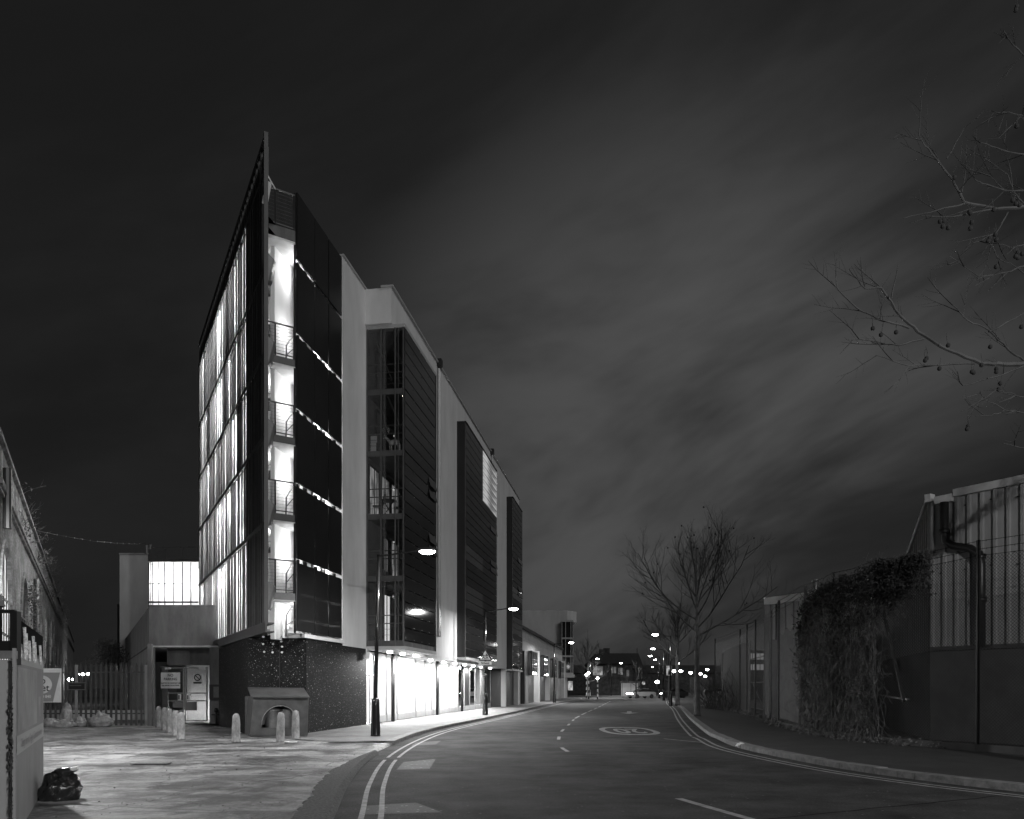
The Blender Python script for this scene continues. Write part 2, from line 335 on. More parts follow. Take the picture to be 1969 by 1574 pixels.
# worn concrete apron: streaked, cracked, brushed
def apron():
    m = bpy.data.materials.new('worn_concrete_apron'); m.use_nodes = True; t = m.node_tree; b = t.nodes['Principled BSDF']
    L = t.links.new; N = t.nodes.new
    c = N('ShaderNodeTexCoord'); mp = N('ShaderNodeMapping'); mp.inputs['Rotation'].default_value = (0, 0, math.radians(-4)); mp.inputs['Scale'].default_value = (.5, 1.5, 1)
    L(c.outputs['Object'], mp.inputs['Vector'])
    def noise(vec, s, d, r=.65, dist=0):
        n = N('ShaderNodeTexNoise'); n.inputs['Scale'].default_value = s; n.inputs['Detail'].default_value = d
        n.inputs['Roughness'].default_value = r; n.inputs['Distortion'].default_value = dist; L(vec, n.inputs['Vector']); return n.outputs['Fac']
    a = noise(mp.outputs[0], 1.6, 10, .7, .6); f = noise(c.outputs['Object'], 12, 8); h = noise(c.outputs['Object'], .45, 4)
    def ma(op, x, y):
        q = N('ShaderNodeMath'); q.operation = op
        for i, k in enumerate((x, y)):
            if isinstance(k, (int, float)): q.inputs[i].default_value = k
            else: L(k, q.inputs[i])
        return q.outputs[0]
    s = ma('ADD', ma('MULTIPLY', a, .42), ma('ADD', ma('MULTIPLY', f, .26), ma('MULTIPLY', h, .32)))
    r = N('ShaderNodeValToRGB'); e = r.color_ramp.elements
    e[0].position = .40; e[0].color = (.045, .045, .045, 1); e[1].position = .60; e[1].color = (.36, .36, .36, 1)
    k = e.new(.49); k.color = (.17, .17, .17, 1); L(s, r.inputs[0])
    # cracks from warped voronoi edges
    wn = N('ShaderNodeTexNoise'); wn.inputs['Scale'].default_value = 1.7; wn.inputs['Detail'].default_value = 6; L(c.outputs['Object'], wn.inputs['Vector'])
    vm = N('ShaderNodeVectorMath'); vm.operation = 'MULTIPLY_ADD'; L(wn.outputs['Color'], vm.inputs[0]); vm.inputs[1].default_value = (.9, .9, .0); L(c.outputs['Object'], vm.inputs[2])
    vo = N('ShaderNodeTexVoronoi'); vo.feature = 'DISTANCE_TO_EDGE'; vo.inputs['Scale'].default_value = .42; L(vm.outputs[0], vo.inputs['Vector'])
    cr = N('ShaderNodeMapRange'); cr.inputs['From Min'].default_value = .002; cr.inputs['From Max'].default_value = .009; L(vo.outputs['Distance'], cr.inputs['Value'])
    bm = N('ShaderNodeMapping'); bm.inputs['Rotation'].default_value = (0, 0, math.radians(12)); L(vm.outputs[0], bm.inputs['Vector'])
    v2 = N('ShaderNodeVectorMath'); v2.operation = 'MULTIPLY_ADD'; L(wn.outputs['Color'], v2.inputs[0]); v2.inputs[1].default_value = (.12, .12, 0); L(c.outputs['Object'], v2.inputs[2]); L(v2.outputs[0], bm.inputs['Vector'])
    br = N('ShaderNodeTexBrick'); br.inputs['Scale'].default_value = .32; br.inputs['Mortar Size'].default_value = .006; br.inputs['Brick Width'].default_value = 1.1; br.inputs['Row Height'].default_value = .62
    br.inputs['Color1'].default_value = (.62, .62, .62, 1); br.inputs['Color2'].default_value = (1.15, 1.15, 1.15, 1); br.inputs['Mortar'].default_value = (.22, .22, .22, 1); L(bm.outputs[0], br.inputs['Vector'])
    pn = N('ShaderNodeTexNoise'); pn.inputs['Scale'].default_value = .8; pn.inputs['Detail'].default_value = 9; pn.inputs['Roughness'].default_value = .7; L(c.outputs['Object'], pn.inputs['Vector'])
    pr = N('ShaderNodeMapRange'); pr.inputs['From Min'].default_value = .44; pr.inputs['From Max'].default_value = .52; pr.inputs['To Min'].default_value = .28; pr.inputs['To Max'].default_value = 1.15; L(pn.outputs['Fac'], pr.inputs['Value'])
    m0 = N('ShaderNodeMix'); m0.data_type = 'RGBA'; m0.blend_type = 'MULTIPLY'; m0.inputs[0].default_value = 1; L(r.outputs[0], m0.inputs[6]); L(br.outputs['Color'], m0.inputs[7])
    m1 = N('ShaderNodeMix'); m1.data_type = 'RGBA'; m1.blend_type = 'MULTIPLY'; m1.inputs[0].default_value = .8; L(m0.outputs[2], m1.inputs[6]); L(pr.outputs[0], m1.inputs[7])
    mx = N('ShaderNodeMix'); mx.data_type = 'RGBA'; mx.blend_type = 'MULTIPLY'; mx.inputs[0].default_value = .6
    L(m1.outputs[2], mx.inputs[6]); L(cr.outputs[0], mx.inputs[7]); L(mx.outputs[2], b.inputs['Base Color'])
    b.inputs['Roughness'].default_value = .46
    bp = N('ShaderNodeBump'); bp.inputs['Distance'].default_value = .06
    L(ma('ADD', ma('MULTIPLY', a, 1.0), ma('ADD', ma('MULTIPLY', f, .25), ma('MULTIPLY', cr.outputs[0], .3))), bp.inputs['Height']); L(bp.outputs[0], b.inputs['Normal'])
    return m
M['apron'] = apron()

def area(loc, power, size=.3, shape='DISK', direc=(0, 0, -1), name='lamp_light', parent=None, spread=180):
    l = bpy.data.lights.new(name, 'AREA'); l.shape = shape; l.size = size; l.energy = power; l.spread = math.radians(spread)
    o = bpy.data.objects.new(name, l); COL.objects.link(o)
    o.rotation_euler = Vector(direc).to_track_quat('-Z', 'Y').to_euler(); o.location = Vector(loc)-(ORG[parent.name] if parent else Vector((0, 0, 0)))
    if parent: o.parent = parent
    return o
def point(loc, power, r=.12, parent=None, name='room_light'):
    l = bpy.data.lights.new(name, 'POINT'); l.energy = power; l.shadow_soft_size = r
    o = bpy.data.objects.new(name, l); COL.objects.link(o); o.location = Vector(loc)-(ORG[parent.name] if parent else Vector((0, 0, 0)))
    if parent: o.parent = parent
    return o
# ================================================================ GROUND
def struct(name, mb, m, smooth=False):
    o = mb.build(name, m, smooth=smooth); o['kind'] = 'structure'; return o
b = MB(); b.face([(-400, -60, -.03), (500, -60, -.03), (500, 1500, -.03), (-400, 1500, -.03)]); struct('ground', b, mat('town_ground', .03, .9, .05, .5, 5))
b = MB()
nx = 40
b.face([(-4.5, -25, 0), (45, -25, 0), (45, 112, 0), (3, 112, 0), (1, 70, 0), (-4.5, 30, 0)]); b.face([(-70, 112, 0), (140, 112, 0), (140, 145, 0), (-70, 145, 0)])
struct('road', b, M['asphalt'])
def interp(pts, n=8):     # Catmull-Rom through 2-D points
    o = []
    P_ = [pts[0]]+list(pts)+[pts[-1]]
    for i in range(1, len(P_)-2):
        p0, p1, p2, p3 = [Vector((q[0], q[1])) for q in P_[i-1:i+3]]
        for k in range(n):
            t = k/n
            o.append(.5*((2*p1)+(-p0+p2)*t+(2*p0-5*p1+4*p2-p3)*t*t+(-p0+3*p1-3*p2+p3)*t**3))
    o.append(Vector((pts[-1][0], pts[-1][1]))); return o
def offset(pl, d):
    o = []
    for i, p in enumerate(pl):
        t = (pl[min(i+1, len(pl)-1)]-pl[max(i-1, 0)]).normalized(); o.append(p+Vector((t.y, -t.x))*d)
    return o
KL = interp([(-1.9, 6.0), (-2.38, 10.0), (-2.98, 14.0), (-3.45, 18.6), (-3.55, 23.6), (-3.3, 29), (-2.62, 34.4), (-1.2, 43), (.8, 56), (2.9, 70), (6.4, 92), (10, 112)], 8)
KR = interp([(21, 5), (14, 8.2), (10.4, 10.6), (8.48, 12.9), (7.37, 15.3), (6.85, 17.6), (6.52, 20.6), (6.5, 23), (6.85, 26), (7.2, 28.8), (9.45, 41.4), (13, 60), (17.5, 85), (23, 112)], 8)
i0 = next(i for i, p in enumerate(KL) if p.y > 23.2)
# left footway (asphalt) from the nose of the block onward
b = MB(); z = .11; kl = KL[i0:]; inner = offset(kl, -.3)
for i in range(len(kl)-1):
    q = [inner[i], inner[i+1]]
    lx = [-4.75-max(0, min(1, (k.y-23.2)/3.6))*4.4 if k.y < 27.4 else -6.3+.1533*(k.y-33.9) for k in q]
    b.face([(q[0].x, q[0].y, z), (q[1].x, q[1].y, z), (lx[1], q[1].y, .075 if q[1].y < 27.4 else z), (lx[0], q[0].y, .075 if q[0].y < 27.4 else z)])
struct('pavement', b, M['pave'])
def kerbs(pl, d0, d1, ztop, rng, L=.9):
    b = MB(); a = offset(pl, d0); c = offset(pl, d1); acc = 0; st = 0
    for i in range(1, len(pl)):
        acc += (pl[i]-pl[i-1]).length
        if acc >= L or i == len(pl)-1:
            t = (a[i]-a[st]).normalized()*.006; dz = rng.uniform(-.008, .006)
            b.prism([a[st]+t, a[i]-t, c[i]-t, c[st]+t] if d0 > d1 else [c[st]+t, c[i]-t, a[i]-t, a[st]+t], -.02, ztop+dz)
            acc = 0; st = i
    return b
rng = random.Random(5)
dense = []
def densify(pl, st=.3):
    o = [pl[0]]
    for i in range(1, len(pl)):
        n = max(1, int((pl[i]-pl[i-1]).length/st))
        for k in range(1, n+1): o.append(pl[i-1].lerp(pl[i], k/n))
    return o
b = kerbs(densify(kl), 0, -.29, .118, rng); struct('kerb', b, M['kerb'])
b = kerbs(densify(KR), 0, .29, .128, rng); struct('kerb', b, M['kerb'])
# right footway
b = MB(); inn = offset(KR, .3)
for i in range(len(inn)-1):
    p, q = inn[i], inn[i+1]
    b.face([(p.x, p.y, .12), (p.x+9+ (6 if p.y<12 else 0), p.y, .12), (q.x+9+(6 if q.y<12 else 0), q.y, .12), (q.x, q.y, .12)])
struct('pavement', b, mat('dark_footway', .014, .8, .032, 1.2, 10, (1, 1, 1), .003, 150))
# concrete apron left, gently uneven sheet
b = MB(); rows = 90; cols = 60
edge = [p for p in KL if p.y < 24.2]
def edge_x(y):
    if y <= KL[0].y: return KL[0].x
    for i in range(1, len(KL)):
        if KL[i].y >= y:
            t = (y-KL[i-1].y)/(KL[i].y-KL[i-1].y); return KL[i-1].x+(KL[i].x-KL[i-1].x)*t
    return KL[-1].x
from mathutils import noise as NZ
vi = {}
for j in range(rows+1):
    y = -12+ (j/rows)**.9*(36-(-12))
    ex = edge_x(y)-.05 if y < 24 else (-4.6-(y-24)*.9)
    if 12.5 < y < 24: ex += (NZ.noise(Vector((y*1.3, 0, 3)))*.05)
    for i in range(cols+1):
        u = (i/cols)**1.6; x = ex-u*34
        h = .055+.022*NZ.noise(Vector((x*.55, y*.8, 0)))+.012*NZ.noise(Vector((x*2.0, y*3.2, 4)))
        if i == 0: h = -.01 if y < 24 else .09
        vi[(j, i)] = len(b.v); b.v.append((x, y, max(h, .02) if i else h))
for j in range(rows):
    for i in range(cols):
        b.f.append((vi[(j, i)], vi[(j+1, i)], vi[(j+1, i+1)], vi[(j, i+1)])); b.m.append(0)
struct('forecourt', b, M['apron'], smooth=True)
# asphalt band under the block / yard beyond
b = MB(); b.face([(-40, 35.8, .05), (-8, 35.8, .05), (-5, 60, .05), (-40, 110, .05)]); struct('yard', b, M['pave'])
# broken tarmac strip along the edge of the forecourt
b = MB(); rr = random.Random(3); segs = [p for p in densify(KL, .08) if 8.6 < p.y < 20.5]
for i in range(len(segs)-1):
    wf = lambda y: .42+.10*NZ.noise(Vector((y*.8, 1, 0)))+.06*NZ.noise(Vector((y*3, 2, 0)))+.03*NZ.noise(Vector((y*9, 2, 0)))
    w0, w1 = wf(segs[i].y), wf(segs[i+1].y)
    w0 *= min(1, (20.6-segs[i].y)/6+.1); w1 *= min(1, (20.6-segs[i+1].y)/6+.1)
    A_, B2, y0_, y1_ = segs[i].x, segs[i+1].x, segs[i].y, segs[i+1].y
    b.face([(A_-w0, y0_, .1), (B2-w1, y1_, .1), (B2-.03, y1_, .085), (A_-.03, y0_, .085)]); b.face([(A_-.03, y0_, .085), (B2-.03, y1_, .085), (B2+.07, y1_, .012), (A_+.07, y0_, .012)])
struct('tarmac_strip', b, mat('broken_tarmac', .03, .9, .12, 22, 12, (1, 1, 1), .03, 45))
# slab joints of the forecourt, kerb-side flag stones
b = MB()
for a_, c_ in (((440, 1432), (560, 1574)), ((330, 1404), (700, 1462)), ((250, 1470), (640, 1510))):
    p, q = G(*a_, .085), G(*c_, .085)
# painted lines ------------------------------------------------------------
def stripe(pl, w, z=.004, name='road_marking', m='line', dash=None, holes=None):
    b = MB(); a = offset(pl, w/2); c = offset(pl, -w/2); acc = 0
    for i in range(len(pl)-1):
        L = (pl[i+1]-pl[i]).length; acc += L
        if dash and (acc % (dash[0]+dash[1])) > dash[0]: continue
        if holes and any(h0 < acc < h1 for h0, h1 in holes): continue
        b.face([(a[i].x, a[i].y, z), (a[i+1].x, a[i+1].y, z), (c[i+1].x, c[i+1].y, z), (c[i].x, c[i].y, z)])
    return struct(name, b, M[m])
for off in (.42, .68):
    stripe(densify(offset([p for p in KL if p.y > 5], off), .5), .078, holes=[(13.2, 13.5)])
for off in (-.42, -.66):
    stripe(densify(offset([p for p in KR if p.y < 100], off), .5), .085, holes=[(30.5, 31)])
cl = interp([(3.9, 8.0), (3.15, 10.3), (2.6, 12.2)], 6); stripe(cl, .13)
cl = interp([(1.5, 21.0), (1.43, 23.9), (1.87, 29.8), (2.56, 35.5), (3.47, 43)], 10); stripe(densify(cl, .25), .11, dash=(1.6, 3.2))
cl = interp([(3.47, 43), (4.9, 52), (7.5, 67.3), (12, 95)], 10); stripe(densify(cl, .4), .12, dash=(4, 2))
cl = [Vector((5.1, 26.2)), Vector((6.0, 24.4))]; stripe(cl, .09)
# speed roundel "20" facing oncoming drivers (upside-down from here)
cx, cy = 4.62, 31.0
b = MB(); n = 48
def sup(a, rx, ry, e=2.6):
    c, s_ = math.cos(a), math.sin(a); return (cx+rx*abs(c)**(2/e)*math.copysign(1, c), cy+ry*abs(s_)**(2/e)*math.copysign(1, s_))
for k in range(n):
    a0, a1 = 2*math.pi*k/n, 2*math.pi*(k+1)/n
    p0, p1, q0, q1 = sup(a0, 1.08, 2.75), sup(a1, 1.08, 2.75), sup(a0, .86, 2.2), sup(a1, .86, 2.2)
    b.face([(*q0, .004), (*p0, .004), (*p1, .004), (*q1, .004)])
struct('road_marking', b, M['line'])
o = txt('20', 1.0, (cx, cy, .001), (-1, 0, 0), (0, -1, 0), M['line'], None, 'road_marking', bold=.02)
for v in o.data.vertices: v.co = (cx+(v.co.x-cx)*1.15, cy+(v.co.y-cy)*4.2, .005)
o['kind'] = 'structure'
# arrow marking and asphalt patches
b = MB(); p = G(1210, 1370)
b.face([(p.x-.16+.45, p.y+3, .004), (p.x-.16, p.y, .004), (p.x+.16, p.y, .004), (p.x+.16+.45, p.y+3, .004)]); b.face([(p.x-.62, p.y, .004), (p.x-.36, p.y-2.4, .004), (p.x+.62, p.y, .004)])
struct('road_marking', b, M['line'])
for k, quad in enumerate([((776, 1465), (838, 1459), (826, 1478), (762, 1480)), ((800, 1428), (848, 1424), (838, 1431), (790, 1434)), ((705, 1549), (800, 1543), (850, 1562), (700, 1566))]):
    b = MB(); b.face([G(*q, .0) + Vector((0, 0, .003)) for q in quad]); struct('road_patch', b, M['patch'])
for pts in ([(1.8, 9.5), (5.2, 11.2), (8.0, 12.6)], [(-2.2, 17.2), (.5, 17.0), (3.2, 17.6), (6.3, 18.6)]):
    pl = densify(interp(pts, 10), .12); pl = [p+Vector((.05*NZ.noise(Vector((p.x*2, p.y*2, 1))), .05*NZ.noise(Vector((p.x*2, p.y*2, 7))))) for p in pl]; b = MB(); a = offset(pl, .012); c = offset(pl, -.012)
    for i in range(len(pl)-1): b.face([(a[i].x, a[i].y, .0035), (a[i+1].x, a[i+1].y, .0035), (c[i+1].x, c[i+1].y, .0035), (c[i].x, c[i].y, .0035)])
    struct('road_seam', b, M['tar'])
# drain grates
def grate(px, py, w, h):
    c = G(px, py, .06); t = thing('drain_grate', 'slotted iron drain grate in the concrete forecourt', 'drain', (c.x, c.y, .075))
    b = MB(); b.box(c.x-w/2, c.x+w/2, c.y-h/2, c.y+h/2, .062, .074); b.build('pit', M['black'], t)
    b = MB()
    for i in range(10): x = c.x-w/2+(i+.5)*w/10; b.box(x-.022, x+.022, c.y-h/2, c.y+h/2, .076, .088)
    b.box(c.x-w/2-.03, c.x+w/2+.03, c.y-h/2-.03, c.y-h/2, .07, .088); b.box(c.x-w/2-.03, c.x+w/2+.03, c.y+h/2, c.y+h/2+.03, .07, .088)
    b.build('grating', M['steel'], t)
grate(291, 1469, .75, .22)

# ================================================================ MAIN BLOCK
R = Frame((-6.35, 33.9), (.1533, 1), (1, 0))        # street side; d=0 recessed line, 1.216 main facade, 1.75 glass boxes
L = Frame((-8.06, 25.5), (-.54, 1), (-1, 0))        # louvred side
bld = thing('apartment_block', 'tall wedge-shaped apartment block with a sharp louvred nose and black street panels', 'building', (-8, 27, 0))
FD = 1.216; GD = 1.75; ZP = 3.36; ZT = 18.9; ZB = 17.32
A = (-9.3, 27.5); B_ = R.p(-6.35, .03); C_ = R.p(0, .03); D_ = R.p(0, -3)
LV = [3.8, 7.1, 9.95, 12.65, 15.4, 18.62]           # louvre storey lines
SL = [4.72, 7.42, 10.08, 12.78]                     # stair landings
# podium
b = MB(); b.prism([A, (B_.x, B_.y), (C_.x, C_.y), (D_.x, D_.y), (-11, 38.5), (-13.3, 35.4)], 0, 3.47)
b.build('podium_wall', M['speck'], bld)
b = MB()
for px, py in ((506, 1224), (542, 1224), (506, 1238), (525, 1238), (541, 1233), (542, 1243), (508, 1253), (524, 1254), (542, 1254)):
    c = P(px, py, 27.46); b.tube([c+Vector((0, .03, 0)), c+Vector((0, -.02, 0))], .035, 8)
b.build('wall_fixing', M['signwhite'], bld)
b = MB(); b.box(-8.2, -8.185, 27.45, 27.5, .1, 3.47); b.build('panel_joint', M['black'], bld)
# thick ledge above podium towards street (pale strip)
b = MB(); R.box(b, -6.7, -2.9, .02, .12, 3.47, 3.6); b.build('ledge', M['render'], bld)
# core body behind the galleries
pi = [L.p(5.2, -1.7), L.p(17.6, -1.7), (-15, 46), (-3, 74), R.p(38.2, FD-.3), R.p(5.33, FD-.3), R.p(5.33, -.4), R.p(-6.0, -.4)]
b = MB(); b.prism([(p[0], p[1]) for p in pi][::-1], 3.47, 18.6); b.build('core_wall', M['concrete2'], bld)
# back wing wall of the gallery end
b = MB(); L.box(b, 17.45, 17.7, -1.7, 0.02, 3.5, 18.6); b.build('gallery_end_wall', M['concrete'], bld)
# gallery floors, louvre storeys
rl = random.Random(11)
for k in range(5):
    z0, z1 = LV[k], LV[k+1]
    b = MB(); L.box(b, 3.7, 17.45, -1.7, -.06, z0-.12, z0+.1); b.build('gallery_floor', M['concrete'], bld)
    b = MB(); L.box(b, .02, 17.7, -.05, .05, z1-.09, z1+.06); b.build('louvre_rail', M['dark'], bld)
    b = MB(); s = .12
    while s < 17.6:
        w = rl.choice((.05, .06, .09)); L.box(b, s, s+w, -.02, rl.choice((.03, .05)), z0+.07, z1-.095)
        if s < 3.2: s += .2
        else: s += rl.choice((.28, .4, .52, .62, .62))
    b.build('louvre_screen', M['louvre'], bld)
    b = MB(); s = 3.25
    while s < 17.4:
        w = rl.choice((.6, .9, 1.2)); e = min(s+w, 17.4); L.box(b, s, e-.03, -.055, -.04, z0+.12, z1-.1, rl.choice((0, 0, 0, 1))); s = e
    b.build('channel_glazing', [M['chan'], M['chan2']], bld)
    b = MB(); L.box(b, .3, 3.25, -.09, -.045, z0+.1, z1-.1); b.build('solid_panel', M['dark'], bld)
    # gallery doors and mid rails
    b = MB()
    for s in (6.8, 10.3, 13.6): L.box(b, s, s+.95, -1.7, -1.66, z0+.1, z0+2.15)
    b.build('gallery_door', M['inter2'], bld)
    for s in (7.6, 11.2, 15.0):
        q = L.p(s+rl.uniform(-.4, .4), -.75, z1-.3)
        fx = MB(); fx.blob(q, .11, .11, .08); fx.build('gallery_lamp', M['bulk'], bld, smooth=True)
        point(q-Vector((0, 0, .18)), 1350, .1, bld)
b = MB(); L.box(b, .02, 17.7, -.05, .05, LV[0]-.09, LV[0]+.06); b.build('louvre_rail', M['dark'], bld)
# top louvre band (roof screen, unlit)
b = MB(); s = .1
while s < 17.6: L.box(b, s, s+.07, -.02, .05, 18.72, 19.6); s += .45
b.build('roof_screen', M['louvre'], bld)
b = MB(); L.box(b, .1, 17.6, -.12, -.06, 18.5, 19.5); b.build('roof_screen_backing', M['dark'], bld)
b = MB(); L.box(b, 0, 17.7, -.06, .06, 19.6, 19.72); b.build('coping', M['dark'], bld)
# far end taper bracket
# nose fin and bottom beam
b = MB(); b.obox(L.p(-.15, .07, 3.8), L.t*.12, -L.n*.13, (0, 0, 16.0)); b.build('nose_fin', M['fin'], bld)
b = MB(); b.obox(L.p(-.5, .10, 3.5), L.t*10.5, -L.n*.06, (0, 0, .32)); b.obox(L.p(-.5, .04, 3.5), L.t*10.5, -L.n*.22, (0, 0, .05)); b.obox(L.p(-.5, .04, 3.77), L.t*10.5, -L.n*.22, (0, 0, .05))
b.build('base_beam', M['fin'], bld)
b = MB(); b.obox(P(512, 330, 25.4), (.02, .25, 0), (.2, .02, -.35), (0, 0, -.08)); b.obox(P(512, 345, 25.4), (.16, 0, -.1), (.0, .05, 0), (-.14, 0, -.75)); b.build('fin_bracket', M['render'], bld)
# stair landings, roof slab, walls of the stair void
e0 = Vector((-8.3, 26.35, 0)); e1 = R.p(-7.1, -.06)
deck = [(e0.x, e0.y), (e1.x, e1.y), tuple(R.p(-5.4, -.08).xy), tuple(R.p(-5.2, -1.9).xy), tuple(L.p(5.3, -.6).xy), tuple(L.p(1.1, -.14).xy)]
for z in SL:
    b = MB(); b.prism(deck, z-.0, z+.24); b.build('stair_landing', M['dark' if z > 5 else 'frame'], bld)
    b = MB(); b.prism([(x*.998-.004, y+.02) for x, y in deck], z-.03, z-.004); b.build('landing_soffit', M['concrete2'], bld)
b = MB(); b.prism(deck, 17.0, 17.08); b.build('stair_ceiling', M['concrete2'], bld)
b = MB(); b.prism([(e0.x-.1, e0.y-.05), (e1.x, e1.y-.03)]+[tuple(R.p(5, 0).xy), tuple(L.p(10, -1.5).xy), tuple(L.p(.5, -.2).xy)], 17.09, 17.45); b.build('roof_slab', M['concrete'], bld)
b = MB()
b.prism([tuple(p) for p in ((-8.15, 29.4), (-7.35, 28.6), (-7.2, 29.6), (-7.9, 30.6))], 3.4, 17.0)
b.build('stair_column', M['concrete2'], bld)
b = MB(); b.prism([(-9.9, 30.5), (-7.3, 30.5), (-7.3, 30.7), (-9.9, 30.7)], 3.4, 17.0); b.build('stair_back_wall', M['concrete2'], bld)
b = MB(); R.box(b, -7.1, -2.9, -.95, -.8, 3.4, 17.0); b.build('lit_lining', M['interior'], bld)
for k, z in enumerate([3.47]+[q+.24 for q in SL]):
    zt = (SL+[17.0])[k]
    q = Vector((-8.45, 28.6, min(z+2.3, zt-.3)))
    fx = MB(); fx.blob(q, .08, .08, .08); fx.build('stair_lamp', M['bulk'], bld, smooth=True)
    point(q-Vector((0, .35, .1)), 55 if k < 4 else 80, .12, bld)
    point((-7.45, 27.9, zt-.5), 24 if k < 4 else 50, .1, bld)
    for s in (-6.3, -4.9, -3.5): area(R.p(s, -.16, z+1.2), 14, .5, direc=tuple(R.n*-1), parent=bld)
    # handrail and stair flight
    b = MB(); a = Vector((-8.0, 27.6, z+.05)); c = Vector((-7.35, 28.9, min(z+2.0, zt)))
    b.tube([a, a+Vector((.02, 0, .75)), a+Vector((.1, .1, .95)), c+Vector((0, 0, .4))], .03, 6)
    b.tube([a+Vector((0, 0, .4)), c+Vector((0, 0, -.1))], .02, 6)
    b.build('handrail', M['frame'], bld)
    b = MB(); nst = 9
    for i in range(nst):
        t = i/nst; p_ = Vector((-7.95, 27.9, z)).lerp(Vector((-7.5, 29.4, z)), t)
        b.obox(p_+Vector((-.15, -.1, t*1.7)), (.5, .1, 0), (-.03, .2, 0), (0, 0, .15))
    b.build('stair_flight', M['concrete2'], bld)
# balustrades at stair edge
def balustrade(z, h=1.12, name='balustrade'):
    b = MB(); a = Vector((e0.x, e0.y+.05, z)); c = Vector((e1.x-.02, e1.y+.05, z))
    b.bar(a+Vector((0, 0, h)), c+Vector((0, 0, h)), .05, .04); b.bar(a+Vector((0, 0, .1)), c+Vector((0, 0, .1)), .03)
    for t in (.02, .3, .97): p_ = a.lerp(c, t); b.bar(p_, p_+Vector((0, 0, h)), .045)
    for i in range(24): p_ = a.lerp(c, i/24); b.bar(p_+Vector((0, 0, .1)), p_+Vector((0, 0, h)), .007)
    for i in range(1, 9): zz_ = .1+i*(h-.1)/9; b.bar(a+Vector((0, 0, zz_)), c+Vector((0, 0, zz_)), .006)
    b.build(name, M['dark'], bld)
for z in SL: balustrade(z+.24)
balustrade(17.45, 1.25, 'roof_balustrade')
b = MB(); b.obox(R.p(-7.1, -.1, 17.45), R.t*4.2, R.n*-.05, (0, 0, 1.0)); b.build('roof_upstand', M['dark'], bld)
# brackets at fin
for z in SL+[15.5]:
    b = MB(); o_ = Vector((-8.02, 25.62, z-.45)); b.hexa([o_, o_+Vector((.06, .1, .1)), o_+Vector((.06, .3, .1)), o_+Vector((0, .3, 0)), o_+Vector((0, 0, .95)), o_+Vector((.17, .1, .8)), o_+Vector((.17, .3, .8)), o_+Vector((0, .3, .95))]); b.build('fin_bracket', M['frame'], bld)
# black street panels in three columns with lit joints
cols_ = [(-7.08, -5.625), (-5.575, -4.345), (-4.235, -2.93)]
rows_ = [3.60, 6.10, 8.72, 11.30, 13.90, 16.42, 18.86]
for (s0, s1) in cols_:
    for k in range(6):
        b = MB(); R.box(b, s0, s1, -.03, .03, rows_[k]+.075, rows_[k+1]-.07); b.build('black_panel', M['panel'], bld)
b = MB()
for s in (-7.05, -5.6):
    R.box(b, s-.012, s+.012, -.12, -.05, 3.6, 18.8)
b.build('panel_rail', M['dark'], bld)
b = MB()
for z in rows_[1:6]:
    for s, w in ((-6.9, .15), (-6.35, .2), (-5.4, .25), (-4.6, .15), (-3.6, .22)): R.box(b, s, s+w, -.1, -.035, z-.06, z+.07)
b.build('joint_bracket', M['dark'], bld)
# white wall and set-back section of the street side
b = MB(); R.box(b, -2.85, -.06, -.4, .04, ZP+.03, ZT); b.build('white_wall', M['render'], bld)
b = MB(); R.box(b, -2.88, -.03, -.45, .1, ZT, ZT+.08); R.box(b, -.3, 38.3, FD-.45, FD+.1, ZT, ZT+.08); b.build('roof_coping', M['trim'], bld)
b = MB(); R.box(b, -.22, 38.2, -.4, FD, ZB+.06, ZT); b.build('parapet', M['render'], bld)
for s0, s1 in ((5.36, 12.5), (23.22, 31.0), (36.62, 38.2)):
    b = MB(); R.box(b, s0, s1, FD-.35, FD, ZP, ZB+.06); b.build('white_wall', M['render'], bld)
for s0, s1 in ((12.5, 23.22), (31.0, 36.62)):
    b = MB(); R.box(b, s0, s1, FD-.35, FD-.02, ZP, ZB+.06); b.build('rear_wall', M['panel'], bld)
b = MB()
for s in (7.72, 7.95): b.tube([R.p(s, FD+.1, 4.4), R.p(s, FD+.1, ZT-.3)], .06, 8)
b.build('downpipe', M['steel'], bld)
b = MB(); b.tube([R.p(24.0, FD+.08, 3.4), R.p(24.0, FD+.08, ZT)], .05, 8); b.build('downpipe', M['steel'], bld)
for s in (7.8, 23.6): b = MB(); R.box(b, s-.15, s+.2, FD-.2, FD+.25, ZT-.15, ZT+.22); b.build('rainwater_hopper', M['dark'], bld)
